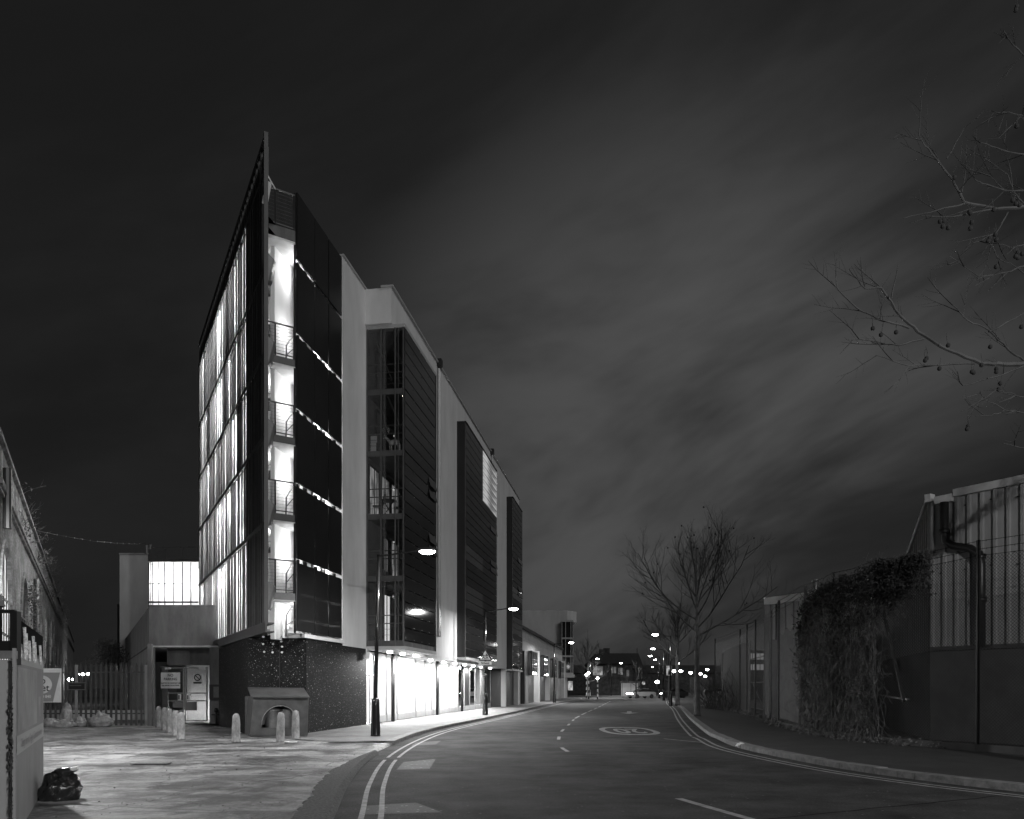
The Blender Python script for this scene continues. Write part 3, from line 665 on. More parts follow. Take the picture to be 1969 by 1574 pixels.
# glass boxes
ZF = [3.74, 6.54, 9.22, 11.95, 14.6]
b = MB(); R.box(b, -.09, 5.35, 0, GD+.03, ZB-.1, ZB+.055); b.build('box_roof', M['trim'], bld)
b = MB(); R.box(b, -.06, 5.32, 0.04, .1, 3.5, ZB-.1); b.build('box_inner_wall', M['inter2'], bld)
for k, z in enumerate(ZF):
    b = MB(); R.box(b, -.03, 5.3, .1, GD-.05, z-.22, z); b.build('box_floor', M['concrete'], bld)
    zt = (ZF+[ZB])[k+1]
    g = MB(); R.box(g, -.075, -.06, .08, GD-.02, z+.02, zt-.25); g.build('end_glass', M['tint'], bld)
    g = MB(); R.box(g, -.09, -.055, .06, GD, z-.24, z+.0); g.build('floor_edge', M['louvre'], bld)
    # rails
    g = MB()
    for h in (.75, 1.1): g.bar(R.p(.02, .1, z+h), R.p(.02, GD-.1, z+h), .04)
    for h in (.25, .5): g.bar(R.p(.02, .1, z+h), R.p(.02, GD-.1, z+h), .015)
    g.build('guard_rail', M['frame'], bld)
    # street-side glazing: horizontal glass blades with thin dark gaps
    n = 5; hgt = (zt-.02-z)/n
    for i in range(n):
        g = MB(); zz0 = z+i*hgt
        if k in (2, 1) and i >= 3: 
            g.obox(R.p(0, GD-.01, zz0+hgt-.03), R.t*3.9, Vector((0, 0, -hgt+.06))+R.n*.0, R.n*.02)
            g.obox(R.p(3.95, GD-.01, zz0+hgt-.03), R.t*1.35, Vector((0, 0, -hgt+.08))+R.n*.10, R.n*.02)
        else: R.box(g, 0, 5.3, GD-.01, GD+.01, zz0+.025, zz0+hgt-.025)
        g.build('glass_blade', M['darkglass'], bld)
g = MB()
for d in (.12, .72, 1.35, GD-.04): 
    if d > .2: g.bar(R.p(-.1, d, 3.5), R.p(-.1, d, ZB-.1), .05)
    else: g.bar(R.p(-.1, d, 3.5), R.p(-.1, d, ZB-.1), .04)
g.bar(R.p(-.06, .85, 3.5), R.p(-.06, .85, ZB-.1), .03); g.bar(R.p(-.06, 1.48, 3.5), R.p(-.06, 1.48, ZB-.1), .03)
g.build('end_mullion', M['louvre'], bld)
g = MB()
for s in (.02, 1.35, 2.65, 3.95, 5.3): g.bar(R.p(s, GD-.05, 3.5), R.p(s, GD-.05, ZB-.1), .04)
for s in (1.35, 2.65, 3.95):
    for k in range(25): q = R.p(s, GD+.02, 3.8+k*.535); g.obox(q, R.t*.05, R.n*.02, (0, 0, .04))
g.build('side_mullion', M['frame'], bld)
g = MB(); R.box(g, 5.3, 5.38, .05, GD+.03, 3.4, ZB); g.build('box_end_wall', M['dark'], bld)
b = MB(); b.bar(R.p(.3, .9, 14.4), R.p(.2, 1.55, 12.9), .05); b.bar(R.p(.3, .4, 16.8), R.p(.3, 1.1, 15.1), .05); b.build('tie_rod', M['frame'], bld)
# windows of the flats seen inside the first glass box
for z0, s0, s1, h0, h1, mm in ((9.22, .05, 1.35, .05, 2.2, 'lit'), (9.22, 1.75, 2.9, .05, 2.2, 'lit'), (9.22, 3.2, 4.4, .05, 2.2, 'lit'), (6.54, 2.0, 2.7, .6, 2.1, 'litdim'), (6.54, 3.2, 4.2, .3, 2.1, 'lit'), (3.74, 2.0, 3.0, .1, 2.3, 'litbright'), (14.6, 1, 4, .1, 2.2, 'inter2'), (11.95, 1, 4, .1, 2.2, 'inter2')):
    b = MB(); R.box(b, s0, s1, .1, .13, z0+h0, z0+h1); w = b.build('window', M[mm], bld)
    f = MB()
    for s in (s0, (s0+s1)/2, s1): R.box(f, s-.03, s+.03, .1, .16, z0+h0, z0+h1)
    R.box(f, s0, s1, .1, .155, z0+h1-.05, z0+h1+.03); f.build('window_frame', M['dark'], w)
def gbox(s0, s1, zb, dark=True, lit=None):
    b = MB(); R.box(b, s0, s1, FD-.05, GD-.06, zb, 17.36); b.build('oriel_side', M['panel'], bld)
    n = 29; h = (17.36-zb-.1)/n
    ncol = int((s1-s0)/1.32); wc = (s1-s0)/ncol
    for k in range(0, n):
        g = MB(); tilt = .0
        zz0 = zb+.05+k*h
        for c in range(ncol):
            a0, a1 = s0+c*wc, s0+(c+1)*wc
            if lit and c >= ncol*.47 and k >= n-7: mi = 1
            elif c < 4 and (k in (6, 7, 8, 12, 13) or k < 4): mi = 2
            else: mi = 0
            t_ = .07 if (k in (13, 14, 19) and c >= ncol-2) else .0
            g.obox(R.p(a0+.02, GD-.01, zz0+h-.02), R.t*(wc-.04), Vector((0, 0, -h+.045))+R.n*t_, R.n*.015, mi)
        g.build('glass_blade', [M['darkglass'], M['lit'], M['tint']], bld)
    g = MB()
    for c in range(ncol+1): g.bar(R.p(s0+c*wc, GD-.03, zb), R.p(s0+c*wc, GD-.03, 17.3), .035)
    g.build('oriel_mullion', M['frame'], bld)
    b = MB(); R.box(b, s0-.02, s1+.02, FD+.002, GD+.03, 17.362, 17.42); b.build('oriel_cap', M['dark'], bld)
    b = MB(); R.box(b, s0-.02, s1+.02, FD-.3, GD+.02, zb-.14, zb-.005); b.build('oriel_base', M['trim'], bld)
gbox(12.5, 23.2, 3.5, lit=True); gbox(31.0, 36.6, 3.2)
# ---- ground floor shop: soffit, glazing, columns, lights
b = MB(); R.box(b, -.08, 5.36, 0, GD+.04, 3.34, 3.5); b.build('soffit', M['trim'], bld)
b = MB(); R.box(b, 5.38, 31, -.1, FD-.01, 3.22, 3.355); b.build('soffit', M['render'], bld)
b = MB(); R.box(b, .0, 30.5, -4.2, -4.0, .1, 3.3); R.box(b, -.3, -.02, -4.2, -.02, .1, 3.3); R.box(b, 0, 30.5, -4.2, -.12, 3.24, 3.3); b.build('shop_wall', M['interior'], bld)
b = MB(); R.box(b, 0, 30.5, -4.0, -.05, .1, .13); b.build('shop_floor', M['trim'], bld)
seg = [(.06, 1.1, 'door'), (1.1, 2.9, 'g'), (2.95, 4.6, 'g'), (4.7, 7.9, 'w'), (8.0, 9.9, 'g'), (10.0, 11.3, 'g'), (11.4, 13.1, 'g'), (13.2, 15.6, 'w'), (15.8, 18.2, 'w'), (18.3, 20.2, 'clear'), (20.3, 22, 'dark'), (22.1, 24, 'clear'), (24.1, 26, 'clear'), (26.1, 28.4, 'g'), (28.5, 30.4, 'dark')]
for s0, s1, kind in seg:
    if kind == 'door':
        for a0, a1 in ((s0+.03, (s0+s1)/2-.01), ((s0+s1)/2+.01, s1-.03)):
            d_ = MB(); R.box(d_, a0, a1, -.05, -.03, .2, 2.2); d_ = d_.build('door', M['frost'], bld)
            h_ = MB(); h_.bar(R.p((s0+s1)/2+(-.1 if a0 < (s0+s1)/2-.1 else .1), .03, .95), R.p((s0+s1)/2+(-.1 if a0 < (s0+s1)/2-.1 else .1), .03, 1.25), .03); h_.build('handle', M['frame'], d_)
        g = MB(); R.box(g, s0, s1, -.07, .0, 2.22, 2.3); R.box(g, s0, s1, -.07, .0, 3.2, 3.26)
        for a0 in (s0, (s0+s1)/2-.03, s1-.06): R.box(g, a0, a0+.05, -.07, .0, .12, 2.22)
        g.build('door_frame', M['frame'], bld)
        continue
    mm = {'g': 'frostgrey', 'clear': 'glass', 'w': 'frost', 'dark': 'panel'}[kind]
    g = MB(); R.box(g, s0+.03, s1-.03, -.05, -.03, .42, 3.2); w = g.build('shop_window', M[mm], bld)
    f = MB(); R.box(f, s0, s0+.05, -.07, .0, .12, 3.24); R.box(f, s1-.05, s1, -.07, .0, .12, 3.24); f.build('frame', M['steel'], w)
    if kind != 'clear' or s0 > 10:
        q = MB(); R.box(q, s0+.05, s1-.05, -.06, .01, .12, .42); q.build('stall_riser', M['trim'], bld)
b = MB()
for s in (3.0, 11.5, 18.2): b.tube([R.p(s, .28, .1), R.p(s, .28, 3.3)], .085, 12)
b2 = b
for s in (3.0, 11.5, 18.2):
    b = MB(); b.tube([R.p(s, .28, .1), R.p(s, .28, 3.3)], .09, 12); b.build('column', M['black'], bld, smooth=True)
for s in (1.0, 3.0, 5.2, 8.2, 11.2, 14, 16.8, 19.6, 22.4, 26):
    q = R.p(s, .75, 3.2 if s > 5.3 else 3.33); fx = MB(); fx.lathe(q-Vector((0, 0, .10)), [(.08, 0), (.12, .03), (.12, .1)], 12); fx.build('soffit_lamp', M['bulk'], bld)
    area(q-Vector((0, 0, .12)), 260, .2, parent=bld)
b = MB()
for s in (7.95, 13.15, 18.25, 22.05, 26.05, 30.4): R.box(b, s, s+.06, -4.0, -.08, .1, 3.23)
b.build('partition', M['interior'], bld)
for s in (1.2, 4, 6.4, 9.2, 12.4, 15.5, 18.6): area(R.p(s, -2.0, 3.2), 800, 1.2, 'SQUARE', parent=bld)
area(R.p(24, -2.0, 3.2), 90, 1.0, 'SQUARE', parent=bld)
# security camera / floodlight on the corner of the podium
b = MB(); c = R.p(-.2, .1, 2.95); b.obox(c, R.n*.18, (0, -.16, 0), (0, 0, .3)); b.bar(c+Vector((0, 0, .3)), c+Vector((0, 0, .45)), .05); b.build('alarm_box', M['signwhite'], bld)
# ---- garage-like dark bays at the far end
b = MB(); R.box(b, 30.6, 38.2, -.3, FD-.4, .1, 3.3); b.build('recess_wall', M['panel'], bld)
b = MB(); R.box(b, 30.6, 31.0, FD-.4, FD, .1, 3.2); b.build('pier', M['render2'], bld)
b = MB(); R.box(b, 37.6, 38.2, FD-.4, FD, .1, 3.2); b.build('pier', M['render2'], bld)
# reindeer ornament and garden furniture on the box floors
dr = thing('reindeer_ornament', 'white cut-out reindeer ornament behind the glass of the corner box', 'ornament', tuple(R.p(.12, .9, 11.95)))
b = MB(); o_ = R.p(.12, .55, 11.95); X = R.n; Z = Vector((0, 0, 1))
def q2(x, z): return o_+X*x+Z*z
b.tube([q2(.48, .36), q2(.7, .40), q2(.9, .36)], [.11, .13, .1], 8)
b.tube([q2(.5, .4), q2(.38, .56), q2(.3, .64)], [.07, .05, .05], 8); b.tube([q2(.34, .64), q2(.2, .58)], [.05, .025], 8)
for x in (.48, .56, .85, .92): b.tube([q2(x, .32), q2(x+(.02 if x < .7 else .03), .0)], [.035, .02], 6)
b.build('body', M['white'], dr, smooth=True)
b = MB()
for sg in (-1, 1):
    base = q2(.31, .68); b.tube([base, base+X*sg*.12+Z*.12, base+X*sg*.15+Z*.28, base+X*sg*.1+Z*.38], .012, 5)
    for t in (.14, .22, .3): b.tube([base+X*sg*.14+Z*t, base+X*sg*.05+Z*(t+.09)], .01, 5)
b.build('antlers', M['white'], dr)
sg_ = thing('stacked_present_ornament', 'white scalloped box ornament beside the reindeer behind the glass', 'ornament', tuple(R.p(.1, .25, 11.95)))
b = MB(); R.box(b, .1, .16, .2, .42, 11.96, 12.36); R.box(b, .1, .16, .18, .46, 12.38, 12.66)
for i in range(4): b.blob(R.p(.13, .19, 12.02+i*.1), .04, .03, .045, 6, 4)
b.build('box_stack', M['white'], sg_)
def gchair(d, s, lab):
    c = R.p(s, d, 9.22); t = thing('garden_chair', lab, 'chair', tuple(c), 'garden chairs on the balcony')
    b = MB(); b.obox(c+Vector((-.2, -.2, .42)), (.42, 0, 0), (0, .4, 0), (0, 0, .03)); b.build('seat', M['black'], t)
    b = MB(); b.obox(c+Vector((.2, -.2, .45)), (.14, 0, .5), (0, .4, 0), (-.03, 0, 0)); b.build('backrest', M['black'], t)
    for x in (-.18, .18):
        for y in (-.18, .18): b = MB(); b.bar(c+Vector((x, y, 0)), c+Vector((x, y, .43)), .025); b.build('leg', M['black'], t)
gchair(.4, .4, 'dark folding chair nearest the white wall, silhouetted on the lit balcony'); gchair(1.25, .8, 'dark garden chair right of the table on the lit balcony')
t = thing('garden_table', 'small dark table between two chairs on the lit balcony', 'table', tuple(R.p(.5, .85, 9.22)))
c = R.p(.5, .85, 9.22); b = MB(); b.lathe(c+Vector((0, 0, .68)), [(.36, 0), (.36, .03)], 16); b.build('table_top', M['black'], t)
for x in (-.2, .2): b = MB(); b.bar(c+Vector((x, -.1, 0)), c+Vector((-x, .1, .68)), .03); b.build('leg', M['black'], t)

# ================================================================ LOW STREET BUILDING (beyond) and far block
lb = thing('low_terrace', 'long low flat-roofed building with four dark window bays beyond the apartment block', 'building', tuple(R.p(40, FD)))
b = MB(); R.box(b, 38.25, 83.4, -8, FD-.3, 0, 6.6); R.box(b, 38.25, 83.4, FD-.29, FD, 5.2, 6.3); b.build('wall', M['render2'], lb)
b = MB(); R.box(b, 38.2, 83.5, -8, FD+.25, 7.25, 7.45); b.build('roof', M['dark'], lb)
b = MB(); R.box(b, 38.3, 83.4, -7.5, FD-.25, 6.62, 7.24); b.build('clerestory', M['darkglass'], lb)
for i in range(36): b = MB(); R.box(b, 38.6+i*1.25, 38.85+i*1.25, FD-.25, FD-.05, 6.32, 7.22); b.build('roof_post', M['render2'], lb)
for i in range(4):
    s = 41.2+i*10.6
    b = MB(); R.box(b, s, s+7.2, FD-.28, FD+.1, .1, 5.18); b.build('bay', M['panel'], lb)
    g = MB(); R.box(g, s+2.6, s+7.0, FD+.11, FD+.5, 2.9, 5.3); w = g.build('window', M['darkglass'], lb)
    f = MB()
    for k in range(4): R.box(f, s+2.6+k*1.45, s+2.68+k*1.45, FD+.5, FD+.53, 2.9, 5.3)
    for k in range(4): R.box(f, s+2.6, s+7.0, FD+.5, FD+.525, 2.9+k*.78, 2.94+k*.78)
    f.build('window_frame', M['frame'], w)
    b = MB(); R.box(b, s+7.9, s+8.5, FD-.28, FD+.55, .1, 5.5); b.build('pier', M['render2'], lb)
    b = MB(); R.box(b, s+.3, s+2.3, FD+.1, FD+.14, .15, 2.8); b.build('door', M['inter2'], lb)
fb = thing('far_rendered_block', 'pale rendered block with a glazed corner bay at the end of the low terrace', 'building', (4, 118, 0))
b = MB(); b.box(-12, zz(0, 0)*0+8.35, 117.8, 140, 0, 13.3); b.build('wall', M['render2'], fb)
b = MB(); b.prism([(8.36, 117.9), (9.9, 119.5), (9.9, 140), (8.36, 140)], 11.6, 13.25); b.build('parapet', M['render2'], fb)
b = MB(); b.prism([(7.45, 117.2), (9.15, 117.2), (9.85, 125), (7.45, 125)], 3.6, 11.6); b.build('corner_bay', M['darkglass'], fb)
b = MB()
for z in (3.6, 6.2, 8.9, 11.5): b.box(7.4, 9.2, 117.05, 117.2, z, z+.25)
for x in (7.45, 8.0, 8.8, 9.1): b.box(x, x+.09, 117.08, 117.18, 3.6, 11.5)
b.build('bay_frame', M['trim'], fb)
b = MB(); b.prism([(7.35, 117), (9.4, 117), (10.1, 126), (7.35, 126)], 3.2, 3.58); b.build('canopy', M['trim'], fb)
b = MB(); b.box(-3, -1.5, 117.7, 117.8, 9.6, 10.3); b.build('vent_grille', M['dark'], fb)
b = MB(); b.box(8.6, 9.3, 119.5, 120, 1.2, 2.6); b.build('lit_entrance', M['lit'], fb)

# ================================================================ CONCRETE ANNEX and neighbours (left)
an = thing('concrete_annex', 'low stained concrete annex with a recessed wire-glass double door', 'building', (-15, 36, 0))
Y0 = 36.0
x0, x1 = (286.5-CX)/F*Y0, (428-CX)/F*Y0
b = MB(); b.prism([(x0, Y0), (x1, Y0), (-13.2, 40), (-22, 60), (x0-.541*24, Y0+24)][:5], zz(1241, Y0), zz(1166, Y0))
b.build('upper_wall', M['concrete'], an)
b = MB(); b.obox((x0-.03, Y0-.03, zz(1166, Y0)), (x1-x0+.05, 0, 0), (0, .35, 0), (0, 0, .08)); b.build('coping', M['concrete'], an)
b = MB(); b.obox((x0-.02, Y0-.02, zz(1241, Y0)-.07), (x1-x0, 0, 0), (0, 1.6, 0), (0, 0, .066)); b.build('soffit', M['render2'], an)
b = MB(); b.prism([(x0, Y0+.02), (x0+.28, Y0+.02), (x0+.28-.541*24, Y0+24), (x0-.541*24, Y0+24)], 0, 3.6); b.build('side_wall', M['concrete'], an)
xr0, xr1 = (402-CX)/F*Y0, (428-CX)/F*Y0
b = MB(); b.box(xr0, xr1+.4, Y0+.05, Y0+1.9, 0, 3.6); b.build('pier', M['concrete'], an)
b = MB(); b.box(x0+.3, xr0-.01, Y0+1.2, Y0+1.5, 2.78, 3.6); b.build('lintel', M['concrete'], an)
b = MB(); b.box(x0+.3, xr0-.01, Y0+3.5, Y0+3.7, 0, 3.6); b.build('lobby_wall', M['interior'], an)
YD = Y0+1.3
dx0, dx1 = (309-CX)/F*YD, (399-CX)/F*YD; dm = (355-CX)/F*YD
for k, (a0, a1) in enumerate(((dx0, dm-.02), (dm+.02, dx1))):
    g = MB(); g.box(a0, a1, YD, YD+.02, .12, 2.65); d_ = g.build('door', M['glass'], an)
    f = MB()
    for xx in (a0, a1-.06): f.box(xx, xx+.06, YD-.02, YD+.04, .1, 2.7)
    for zq in (.1, 1.05, 1.42, 2.62): f.box(a0, a1, YD-.018, YD+.038, zq, zq+.05)
    f.build('door_frame', M['steel'], d_)
    w = MB(); nx_ = 22
    for i in range(nx_): xx = a0+i*(a1-a0)/nx_; w.box(xx, xx+.004, YD+.021, YD+.024, .15, 2.6)
    for i in range(44): zq = .15+i*.056; w.box(a0, a1, YD+.0245, YD+.027, zq, zq+.004)
    w.build('wire_mesh', M['dark'], d_)
    h = MB(); hx = a1-.26 if k == 0 else a0+.12; h.box(hx-.03, hx+.13, YD-.04, YD-.021, 1.1, 1.4); h.build('push_plate', M['signwhite'], d_)
    h = MB(); h.tube([(hx+.05, YD-.1, 1.15), (hx+.05, YD-.1, 1.35)], .03, 8); h.build('handle', M['black'], d_)
b = MB(); b.box(dm-.55, dm-.06, YD-.03, YD-.021, .75, 1.0); b.box(dm+.06, dm+.6, YD-.03, YD-.021, .62, 1.02); b.build('kick_panel', M['hoard'], an)
b = MB(); b.box(x0+.3, dx0-.02, YD-.02, YD+.1, .1, 2.72); b.build('side_panel', M['frame'], an)
for pxs in (323, 388):
    b = MB(); c = P(pxs, 1285, YD-.05); b.box(c.x-.15, c.x+.15, YD-.05, YD-.03, c.z-.05, c.z+.05); b.build('door_label', M['signwhite'], an)
point((dx0+.7, YD+1.2, .6), 26, .1, an); point((dx1-.3, YD+1.3, .35), 30, .1, an)
b = MB(); b.box(xr0+.05, xr1+.1, Y0-.1, Y0+.04, 1.15, 1.85); b.build('meter_cupboard', M['panel'], an)
b = MB(); b.box(xr0+.25, xr1+.0, Y0-.13, Y0-.102, 1.25, 1.75); b.build('notice', M['frame'], an)
# standpipe at the pier
sp = thing('fire_hydrant', 'small dark standpipe hydrant at the foot of the concrete pier', 'hydrant', (xr0+.45, Y0-.25, .05))
b = MB(); c = Vector((xr0+.42, Y0-.25, .05)); b.tube([c, c+Vector((0, 0, .55))], .05, 10); b.blob(c+Vector((0, 0, .62)), .1, .1, .12); b.bar(c+Vector((-.2, 0, .42)), c+Vector((.2, 0, .42)), .07)
b.build('body', M['black'], sp)
# signs on the doors
sn = thing('no_parking_sign', 'white NO PARKING notice fixed on the left door leaf', 'sign', tuple(P(328, 1308, YD-.06)))
c = P(328, 1308, YD-.05); w_, h_ = .92, .76
b = MB(); b.box(c.x-w_/2, c.x+w_/2, c.y-.012, c.y, c.z-h_/2, c.z+h_/2); b.build('plate', M['signwhite'], sn)
for s_, sz, dz in (('NO', .19, .24), ('PARKING', .17, .06), ('ALLEYWAY IN CONSTANT USE', .075, -.13), ('FOR REFUSE COLLECTIONS', .075, -.24)):
    txt(s_, sz, (c.x, c.y-.012, c.z+dz), (1, 0, 0), (0, 0, 1), M['ink'], sn, 'lettering', bold=.004, sx=.9)
sn = thing('no_smoking_sign', 'small square sign with a barred circle on the right door leaf', 'sign', tuple(P(380, 1302, YD-.06)))
c = P(380, 1303, YD-.05); b = MB(); b.box(c.x-.22, c.x+.22, c.y-.012, c.y, c.z-.28, c.z+.2); b.build('plate', M['signwhite'], sn)
b = MB()
for k in range(24):
    a0, a1 = k*math.pi/12, (k+1)*math.pi/12
    b.face([(c.x+r*math.cos(a), c.y-.016, c.z+.02+r*math.sin(a)) for r, a in ((.12, a0), (.17, a0), (.17, a1), (.12, a1))])
b.face([(c.x-.12, c.y-.017, c.z+.1), (c.x-.09, c.y-.017, c.z+.13), (c.x+.12, c.y-.017, c.z-.07), (c.x+.09, c.y-.017, c.z-.1)])
b.face([(c.x-.2, c.y-.016, c.z-.27), (c.x+.2, c.y-.016, c.z-.27), (c.x+.2, c.y-.016, c.z-.2), (c.x-.2, c.y-.016, c.z-.2)]); b.build('barred_circle', M['ink'], sn)
# glazed flat above the annex + white flank wall
gf = thing('glazed_flat', 'brightly lit glazed flat with a blank pale flank wall above the concrete annex', 'building', (-26, 60, 0))
Yg = 60.0
def gx(px): return (px-CX)/F*Yg
b = MB(); b.box(gx(230), gx(285.5), Yg, Yg+5, 0, zz(1066, Yg)); b.build('flank_wall', M['render'], gf)
b = MB(); b.box(gx(229.5), gx(286.5), Yg-.05, Yg+5, zz(1066, Yg)+.004, zz(1063, Yg)); b.build('coping', M['trim'], gf)
b = MB(); b.box(gx(286), gx(386), Yg+3.5, Yg+3.7, 3, zz(1080, Yg)); b.box(gx(286), gx(386), Yg+.05, Yg+3.5, 6.2, 6.3); b.build('room', M['interior'], gf)
b = MB(); b.box(gx(285.6), gx(386), Yg-.05, Yg+3.6, zz(1080, Yg), zz(1074, Yg)); b.build('roof', M['frame'], gf)
for a0, a1 in ((286.5, 294), (294, 317), (317, 351), (351, 367), (367, 381)):
    g = MB(); g.box(gx(a0)+.03, gx(a1)-.03, Yg+.0, Yg+.03, 6.5, zz(1081, Yg)); w = g.build('window', M['chan'], gf)
    f = MB(); f.box(gx(a0)-.03, gx(a0)+.03, Yg-.05, Yg+.06, 6.3, zz(1081, Yg)); f.box(gx(a0), gx(a1), Yg-.04, Yg+.05, zz(1157, Yg)-.08, zz(1157, Yg)+.05)
    if a0 < 350: f.box(gx(a0), gx(a1), Yg-.04, Yg+.05, zz(1122, Yg)-.03, zz(1122, Yg)+.03); f.box(gx((a0+a1)/2)-.025, gx((a0+a1)/2)+.025, Yg-.04, Yg+.05, 6.5, zz(1081, Yg))
    f.build('frame', M['frame'], w)
for xx in (300, 335, 370): point((gx(xx), Yg+1.6, 10), 230, .2, gf)
b = MB()
for px in (286, 319, 352, 378): b.bar((gx(px), Yg, zz(1075, Yg)), (gx(px), Yg, zz(1053, Yg)), .06)
b.bar((gx(286), Yg, zz(1053, Yg)), (gx(380), Yg, zz(1051, Yg)), .06); b.build('roof_rail', M['frame'], gf)
b = MB(); b.box(gx(287), gx(318), Yg-.02, Yg+.02, zz(1076, Yg), zz(1055, Yg)); b.build('rail_panel', M['frame'], gf)
b = MB(); b.tube([P(282, 1064, Yg), P(282, 1048, Yg)], .12, 8); b.tube([P(289, 1056, Yg), P(289, 1047, Yg)], .08, 8); b.build('flue', M['steel'], gf)
b = MB(); b.box(gx(219), gx(229.8), Yg+.5, Yg+4, 3, zz(1160, Yg)); b.build('rear_tower', M['dark'], gf)
# string of wire across the alley
wr = thing('overhead_cable', 'thin overhead cable with tiny glints strung from the viaduct to the glazed flat', 'cable', tuple(P(55, 1017, 45)))
b = MB(); pa, pb = P(52, 1016, 40), P(283, 1045, 60)
b.tube([pa.lerp(pb, i/16)-Vector((0, 0, .25*math.sin(math.pi*i/16))) for i in range(17)], .02, 5); b.build('wire', M['palisade'], wr)
b = MB()
for i in range(2, 16):
    q = pa.lerp(pb, i/16.5)-Vector((0, 0, .25*math.sin(math.pi*i/16.5))); b.blob(q, .035, .035, .035, 6, 4)
b.build('glint_beads', M['signwhite'], wr)  # white beads painted as the glints along the cable

# ================================================================ BRICK VIADUCT (left)
V = Frame((-14.4, 22), (-.541, 1), (1, 0))
va = thing('brick_viaduct', 'old brick railway viaduct with lit arched windows receding on the left', 'viaduct', (-15, 22, 0))
arches = [(-.4, 2.7, True), (7, 10.1, False), (13.9, 17, True), (22.2, 25.3, True), (29.1, 32.2, True), (36, 39.1, False), (43, 46, False), (50, 53, False)]
ztopv = zz(860, 22.0)
b = MB(); prev = -1.6
def archpts(s0, s1, z0, zs, n=14):
    r = (s1-s0)/2; c = (s0+s1)/2
    return [(c-r*math.cos(math.pi*i/n), zs+r*math.sin(math.pi*i/n)) for i in range(n+1)]
for s0, s1, lit in arches:
    V.box(b, prev, s0, -.9, 0, 0, ztopv)
    ap = archpts(s0, s1, 0, 4.3)
    for i in range(len(ap)-1):
        (a, z), (c, w) = ap[i], ap[i+1]
        b.hexa([V.p(a, -.9, z), V.p(c, -.9, w), V.p(c, 0, w), V.p(a, 0, z), V.p(a, -.9, ztopv), V.p(c, -.9, ztopv), V.p(c, 0, ztopv), V.p(a, 0, ztopv)])
    prev = s1
V.box(b, prev, 110, -.9, 0, 0, ztopv)
b.build('arcade_wall', M['brick'], va)
b = MB(); V.box(b, -1.6, 110, -1, .16, 7.15, 7.3); V.box(b, -1.6, 110, -1, .1, 7.05, 7.14); V.box(b, -1.6, 110, -1, .12, ztopv, ztopv+.12); b.build('string_course', M['brick'], va)
for s0, s1, lit in arches[:6]:
    ap = archpts(s0, s1, 0, 4.3); g = MB(); c = (s0+s1)/2
    for i in range(len(ap)-1): g.face([V.p(ap[i][0], -.06, ap[i][1]), V.p(ap[i+1][0], -.06, ap[i+1][1]), V.p(ap[i+1][0], -.06, .1), V.p(ap[i][0], -.06, .1)])
    w = g.build('arched_window', M['archlit' if lit else 'houseb'], va)
    f = MB()
    for k in range(1, 4): s = s0+k*(s1-s0)/4; V.box(f, s-.03, s+.03, -.05, -.02, .1, 4.3+math.sqrt(max(0, ((s1-s0)/2)**2-(s-c)**2)))
    for z in (2.2, 3.3, 4.35): V.box(f, s0, s1, -.05, -.015, z-.03, z+.03)
    f.build('glazing_bar', M['dark'], w)
    vs = MB()
    for i in range(len(ap)-1):
        (a, z), (e, w2) = ap[i], ap[i+1]
        k1, k2 = 1+.22/((s1-s0)/2), 1
        def sc(a, z): return (c+(a-c)*k1, 4.3+(z-4.3)*k1)
        a2, z2 = sc(a, z); e2, w3 = sc(e, w2)
        vs.hexa([V.p(a, 0, z), V.p(e, 0, w2), V.p(e, .06, w2), V.p(a, .06, z), V.p(a2, 0, z2), V.p(e2, 0, w3), V.p(e2, .06, w3), V.p(a2, .06, z2)])
    vs.build('arch_ring', M['brick'], va)
b = MB(); b.tube([V.p(-.1, .15, 6.2), V.p(-.1, .15, 7.9)], .11, 10); b.build('downpipe', M['dark'], va)
b = MB(); b.tube([V.p(13.2, .15, 1), V.p(13.2, .15, 6.4)], .1, 8); b.build('downpipe', M['dark'], va)
def twigs(mb, base, n, hgt, spread, rng, r=.012, lean=(0, 0, 0)):
    for _ in range(n):
        p = Vector(base)+Vector((rng.uniform(-spread, spread), rng.uniform(-spread, spread), 0)); d = Vector((rng.uniform(-.6, .6), rng.uniform(-.6, .6), 1))+Vector(lean); d.normalize()
        pts = [p]; L_ = hgt*rng.uniform(.4, 1)
        for k in range(4): d = (d+Vector((rng.uniform(-.35, .35), rng.uniform(-.35, .35), rng.uniform(-.2, .2)))).normalized(); pts.append(pts[-1]+d*L_/4)
        mb.tube(pts, [r, r*.8, r*.6, r*.5, r*.3], 4, cap=False)
        for k in (2, 3): mb.tube([pts[k], pts[k]+(d+Vector((rng.uniform(-1, 1), rng.uniform(-1, 1), rng.uniform(-.3, .5)))).normalized()*L_*.3], [r*.5, r*.2], 3, cap=False)
def leaves(mb, c, rx, ry, rz, n, size, rng, mi=0):
    for _ in range(n):
        while True:
            v = Vector((rng.uniform(-1, 1), rng.uniform(-1, 1), rng.uniform(-1, 1)))
            if v.length < 1: break
        p = Vector(c)+Vector((v.x*rx, v.y*ry, v.z*rz)); a = Vector((rng.uniform(-1, 1), rng.uniform(-1, 1), rng.uniform(-1, 1))).normalized(); bb = a.orthogonal().normalized(); s = size*rng.uniform(.5, 1.2)
        mb.face([p-a*s, p+bb*s*.6, p+a*s, p-bb*s*.6], mi)
rv = random.Random(8)
b = MB()
for k in range(70):
    s = rv.uniform(3, 60); c = V.p(s, rv.uniform(-.6, .25), ztopv-rv.choice((0, 0, .6, 1.2))); twigs(b, c, 4, 1.0, .25, rv, .014, lean=tuple(V.n*.8)); leaves(b, c+V.n*.2+Vector((0, 0, .15)), .4, .4, .3, 22, .05, rv)
